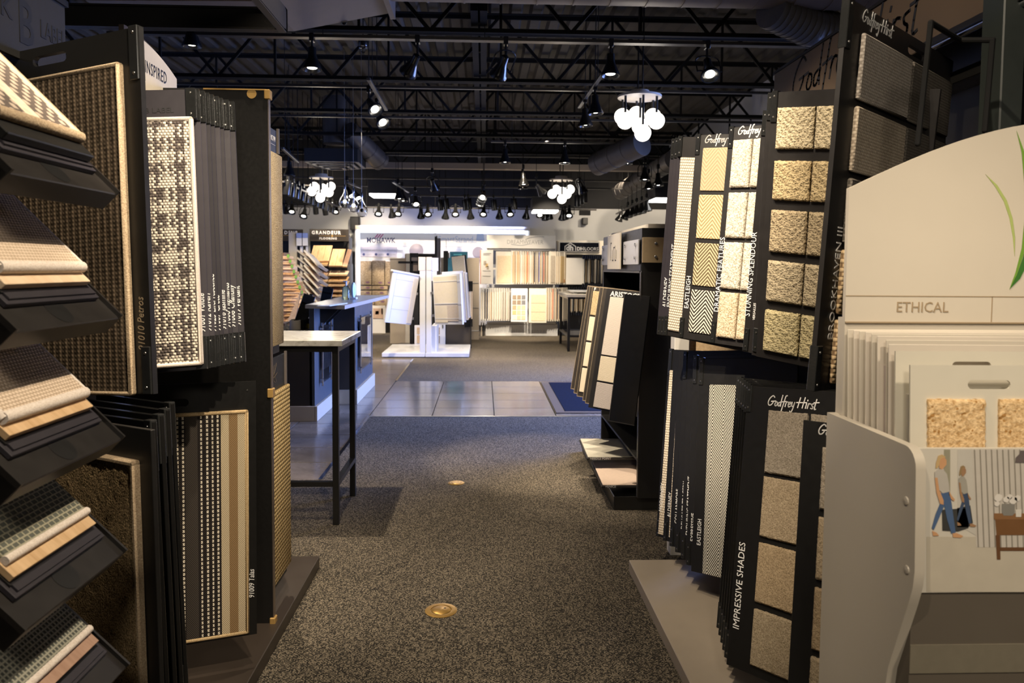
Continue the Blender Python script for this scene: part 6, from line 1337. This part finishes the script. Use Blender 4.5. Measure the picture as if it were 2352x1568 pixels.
simple('framed_picture', 'white framed interior photograph under the lit wall samples', 'picture', 848, 738, 885, 702, 16.6, .04, M_white, (('photo_print', (857, 731, 880, 708), plain('peach_room_print', (.52, .36, .26), .5, 0, .3, 7)), ('orange_print', (862, 722, 870, 714), plain('orange_print', (.60, .24, .10), .5)), ('dark_print', (876, 722, 879, 708), M_black)))
simple('low_plinth', 'long black plinth under the lit wall display', 'plinth', 822, 763, 912, 739, 16.7, .44, M_black, (('top_edge', (822, 740, 912, 738.5), M_trackm),))

# ---------------------------------------------------------------- wooden plank racks at the left back
def plank_rack(label, px0, px1, y0, Y, title):
    a, b = at(px0, y0, Y=Y), at(px1, 750, Y=Y); r = thing('flooring_display_rack', label, 'display rack', ((a.x+b.x)/2, Y, 0))
    hs_ = part('header_sign', wbox(px0, 553.5, px1, y0, Y-.05, .06, c=.003), M_counterbr, r); part('back_panel', wbox(px0+3, 765, px1+1.5, 540, Y+.35, .04), M_black, r); part('shelf_core', wbox(px0+6, 766, px1-3, 606, Y-.31, .67, wbox(px0+6, 606, px1-3, 580, Y+.02, .33)), M_black, r); part('side_panel', wbox(px1-1, 768, px1+1, 545, Y+.02, .36), plain('dark_side_%s' % px0, (.05, .04, .035), .5), r)
    Mh_ = lambda px, py: T(at(px, py, Y=Y-.05).x-r.location.x, -.052, at(px, py, Y=Y-.05).z) @ Matrix.Rotation(PI/2, 4, 'X')
    if title:
        lettering('GRANDEUR', .10, hs_, Mh_(px0+5, 537.5), M_print, gap=1.34, bold=.003, sx=.93); lettering('FLOORING', .062, hs_, Mh_(px0+22.5, 549.5), M_print, gap=1.28, bold=.003)
        link('gold_rule', MB().box(0, .25, 0, .008, 0, .002).box(.32, .57, 0, .008, 0, .002).box(.265, .305, -.016, .024, 0, .003).mesh('gold_rule', M_gold), hs_, Mh_(px0+21, 541.8))
    return r
rk1 = plank_rack('dark wooden plank rack with a gold ruled lettered header', 711, 801, 526.5, 16.3, True)
def planks(label, pts, YB_, YF, mat, group, seam=0):
    O, R, B = at(*pts[0], Y=YB_), at(*pts[1], Y=YB_), at(*pts[2], Y=YF); M = frame(B, R-O, O-B); w_, h_ = (R-O).length, (O-B).length
    r = thing('flooring_sample', label, 'flooring sample', M, group); n = max(1, seam); 
    for k in range(n): link('plank', MB().box(w_*k/n+.002, w_*(k+1)/n-.002, 0, h_, 0, .018, c=.002).mesh('plank', mat), r)
    link('front_lip', MB().box(0, w_, -.014, 0, -.012, .024).mesh('front_lip', M_oakpale), r); return r
planks('large oak sample at the upper left of the gold ruled rack', ((714, 565), (758, 565), (711, 600)), 16.25, 15.85, M_oakpale, 'samples on the gold ruled rack', 3)
planks('oak sample at the upper right of the gold ruled rack', ((760, 573), (790, 573), (755, 611)), 16.2, 15.75, M_oakpale, 'samples on the gold ruled rack', 2)
planks('brown edged oak sample at the far right of the gold ruled rack', ((791, 573), (802, 574), (786, 612)), 16.2, 15.75, M_oakrose, 'samples on the gold ruled rack', 1)
for k, (y, m) in enumerate(((609, M_oakhoney), (632, M_oakrose), (646, M_maple), (656, M_maple), (669, M_oakhoney), (680, M_oakhoney), (692, M_oakpale))):
    planks('wooden step sample in the gold ruled rack, %s row from the top, left half' % ORD[k], ((722, y-9), (752, y-9), (722, y)), 16.0, 15.75-.01*k, m, 'samples on the gold ruled rack', 2)
    if k: planks('wooden step sample in the gold ruled rack, %s row from the top, right half' % ORD[k], ((756, y-9), (799, y-9), (754, y)), 16.0, 15.75-.01*k, [M_oakrose, M_maple, M_oakhoney, M_oakpale, M_oakrose, M_oakhoney, M_walnut][k], 'samples on the gold ruled rack', 2)
for k, (x, y) in enumerate(((746, 622), (760, 622), (786, 622))):
    pass
rk2 = plank_rack('second dark plank rack with lettered header, half hidden by the tan sample', 640, 695, 526.5, 16.4, False); 
hh = [o for o in rk2.children if o.name.startswith('header_sign')][0]
lettering('DEUR', .10, hh, T(at(653, 537.5, Y=16.35).x-rk2.location.x, -.052, at(653, 537.5, Y=16.35).z) @ Matrix.Rotation(PI/2, 4, 'X'), M_print, gap=1.34, bold=.003, sx=.93); link('gold_rule', MB().box(0, .25, 0, .008, 0, .002).mesh('gold_rule', M_gold), hh, T(at(651, 541, Y=16.35).x-rk2.location.x, -.052, at(651, 541, Y=16.35).z) @ Matrix.Rotation(PI/2, 4, 'X'))
# beige stand with sloping planks
bs = thing('flooring_display_rack', 'beige stand with blue topped cards and planks sloping to the right', 'display rack', (-3.4, 14.0, 0))
part('side_panel', wbox(665, 794, 681, 533, 13.9, .05, c=.003), plain('greige_panel', (.46, .41, .33), .6), bs); part('upright', wbox(691, 793, 694.5, 566, 13.95, .05), M_white, bs); part('upright', wbox(704, 792, 706.5, 566, 13.98, .05), M_white, bs)
pbl2 = plain('pale_blue_card', (.22, .28, .52), .5)
for k, px in enumerate((681, 695)):
    r = thing('info_card', 'white card with a blue band on the beige plank stand, %s' % ['left', 'right'][k], 'card', at(px, 564, Y=13.86), 'cards on the beige plank stand'); part('card_sheet', wbox(px, 564, px+12, 545, 13.86, .006), M_white, r); part('blue_band', wbox(px, 546, px+12, 535, 13.85, .006), pbl2, r)
for k in range(7):
    y = 574+17.2*k
    for s in (0, 1):
        m = [[M_oakpale, M_cream], [M_greyoak, M_oakpale], [M_greyoak, M_oakrose], [M_oakrose, M_oakrose], [M_oakrose, M_walnut], [M_greyoak, M_oakrose], [M_oakpale, M_greyoak]][k][s]
        if s and k > 5: continue
        x0, y0, x1, y1 = (682+s*17, y+s*1, 714+s*17, y+24+s*12) if k < 6 else (682, y, 706, y+16)
        A, B = at(x0, y0, Y=13.95-.25*s), at(x1, y1, Y=13.75-.25*s); d = (B-A).normalized(); M = frame(A, d, (.0, 1, .0)); r = thing('flooring_sample', 'plank sloping to the right on the beige stand, %s from the top, %s column' % (ORD[k], ['left', 'right'][s]), 'flooring sample', M, 'planks on the beige stand'); L = (B-A).length
        link('plank', MB().box(0, L, 0, .30, -.010, .012, c=.002).mesh('plank', m), r); link('front_lip', MB().box(L-.004, L+.01, 0, .30, -.02, .03).box(0, L, -.012, 0, -.016, .014).mesh('front_lip', M_cream), r)
# stepped wooden display with green tags
ss = thing('flooring_display_rack', 'stepped blond wooden display with green tags beside the tan sample', 'display rack', (-3.3, 12.5, 0))
part('core', wbox(630, 809, 652, 580, 12.88, .4), M_walnut, ss)
gtag = plain('green_tag', (.17, .36, .06), .5)
for k in range(13):
    y = 588+11.9*k; x1 = 654+4.4*min(k, 9)+(0 if k < 9 else -(k-9)*4.2)+10
    A, B = at(636, y-1.5, Y=12.6-.02*k), at(x1, y, Y=12.6-.02*k); r = thing('flooring_sample', 'stepped plank sample on the blond wooden display, %s from the top' % ORD[k], 'flooring sample', (B.x, B.y, B.z-.08), 'planks on the blond stepped display')
    m = [M_oakpale, M_oakpale, M_maple, M_oakhoney, M_maple, M_oakhoney, M_oakhoney, M_oakpale, M_maple, M_oakpale, M_maple, M_oakpale, M_maple][k]
    part('plank', MB().box(A.x, B.x, A.y, A.y+.3, B.z-.085, B.z, c=.003), m, r)
    part('front_lip', MB().add([(A.x, A.y-.001, B.z-.08), (A.x+.35, A.y-.001, B.z-.05), (A.x, A.y-.12, B.z-.04)], [(0, 1, 2)]).box(A.x, B.x, A.y-.012, A.y, B.z-.012, B.z), M_maple, r)
    if k < 9: part('green_tag', wbox(x1-5, y+3.5, x1+.5, y-4, A.y-.02, .012), gtag, r, label='small green tag'); 
sd2 = part('end_or_blocking_board', MB().add([at(690, 668, Y=12.3), at(693, 668, Y=12.34), at(677, 738, Y=12.34), at(660, 738, Y=12.3)], [(0, 1, 2, 3)]), M_oakpale, ss)
# far end and mid aisle spots without fixtures, several added only to brighten
for px, py, Y, tgt, pw_ in ((1046, 493, 15.6, (.0, 17, 1.2), 0),): pass
for x, y, tx_, ty_, tz, p_, an in ((-3.2, 14.2, -3.3, 16.2, 1.2, 430, 55), (-2.0, 14.6, -2.4, 17.0, 1.4, 430, 60), (-.6, 14.8, -.7, 17.1, 1.2, 360, 60), (.4, 13.2, .6, 15.9, 1.1, 420, 42), (1.2, 13.2, 1.3, 15.9, .7, 420, 42), (2.4, 13.6, 2.3, 16.1, 1.2, 330, 50), (-1.5, 9.6, -1.25, 12.1, .85, 460, 38), (-.2, 9.6, -.5, 12.0, .8, 260, 44), (-3.0, 10.6, -3.3, 12.6, 1.2, 480, 50), (3.4, 14.5, 3.3, 17.3, 1.8, 230, 70), (0.5, 12.0, .6, 13.5, 0, 150, 75), (-3.6, 13.6, -3.5, 17.3, 2.2, 110, 80), (-.35, 4.0, .82, 4.95, .98, 430, 34), (.30, 4.2, .82, 4.9, .15, 170, 30), (.70, 5.0, .5, 5.6, 0, 420, 34), (-1.32, 4.5, -1.0, 4.45, 0, 330, 62), (-.6, 5.6, -1.5, 7.2, .7, 30, 40), (.8, 11.2, .8, 16.1, .12, 1000, 22), (1.0, 12.6, 1.1, 13.4, 0, 130, 60), (.9, 11.0, .7, 11.9, 0, 110, 60), (-2.2, 13.4, -2.0, 14.6, 0, 110, 60), (-3.0, 14.4, -3.6, 17.4, 2.4, 120, 60), (2.6, 14.4, 2.8, 17.4, 2.3, 110, 70)):
    spot((x, y, 3.3), (tx_, ty_, tz), p_, an)
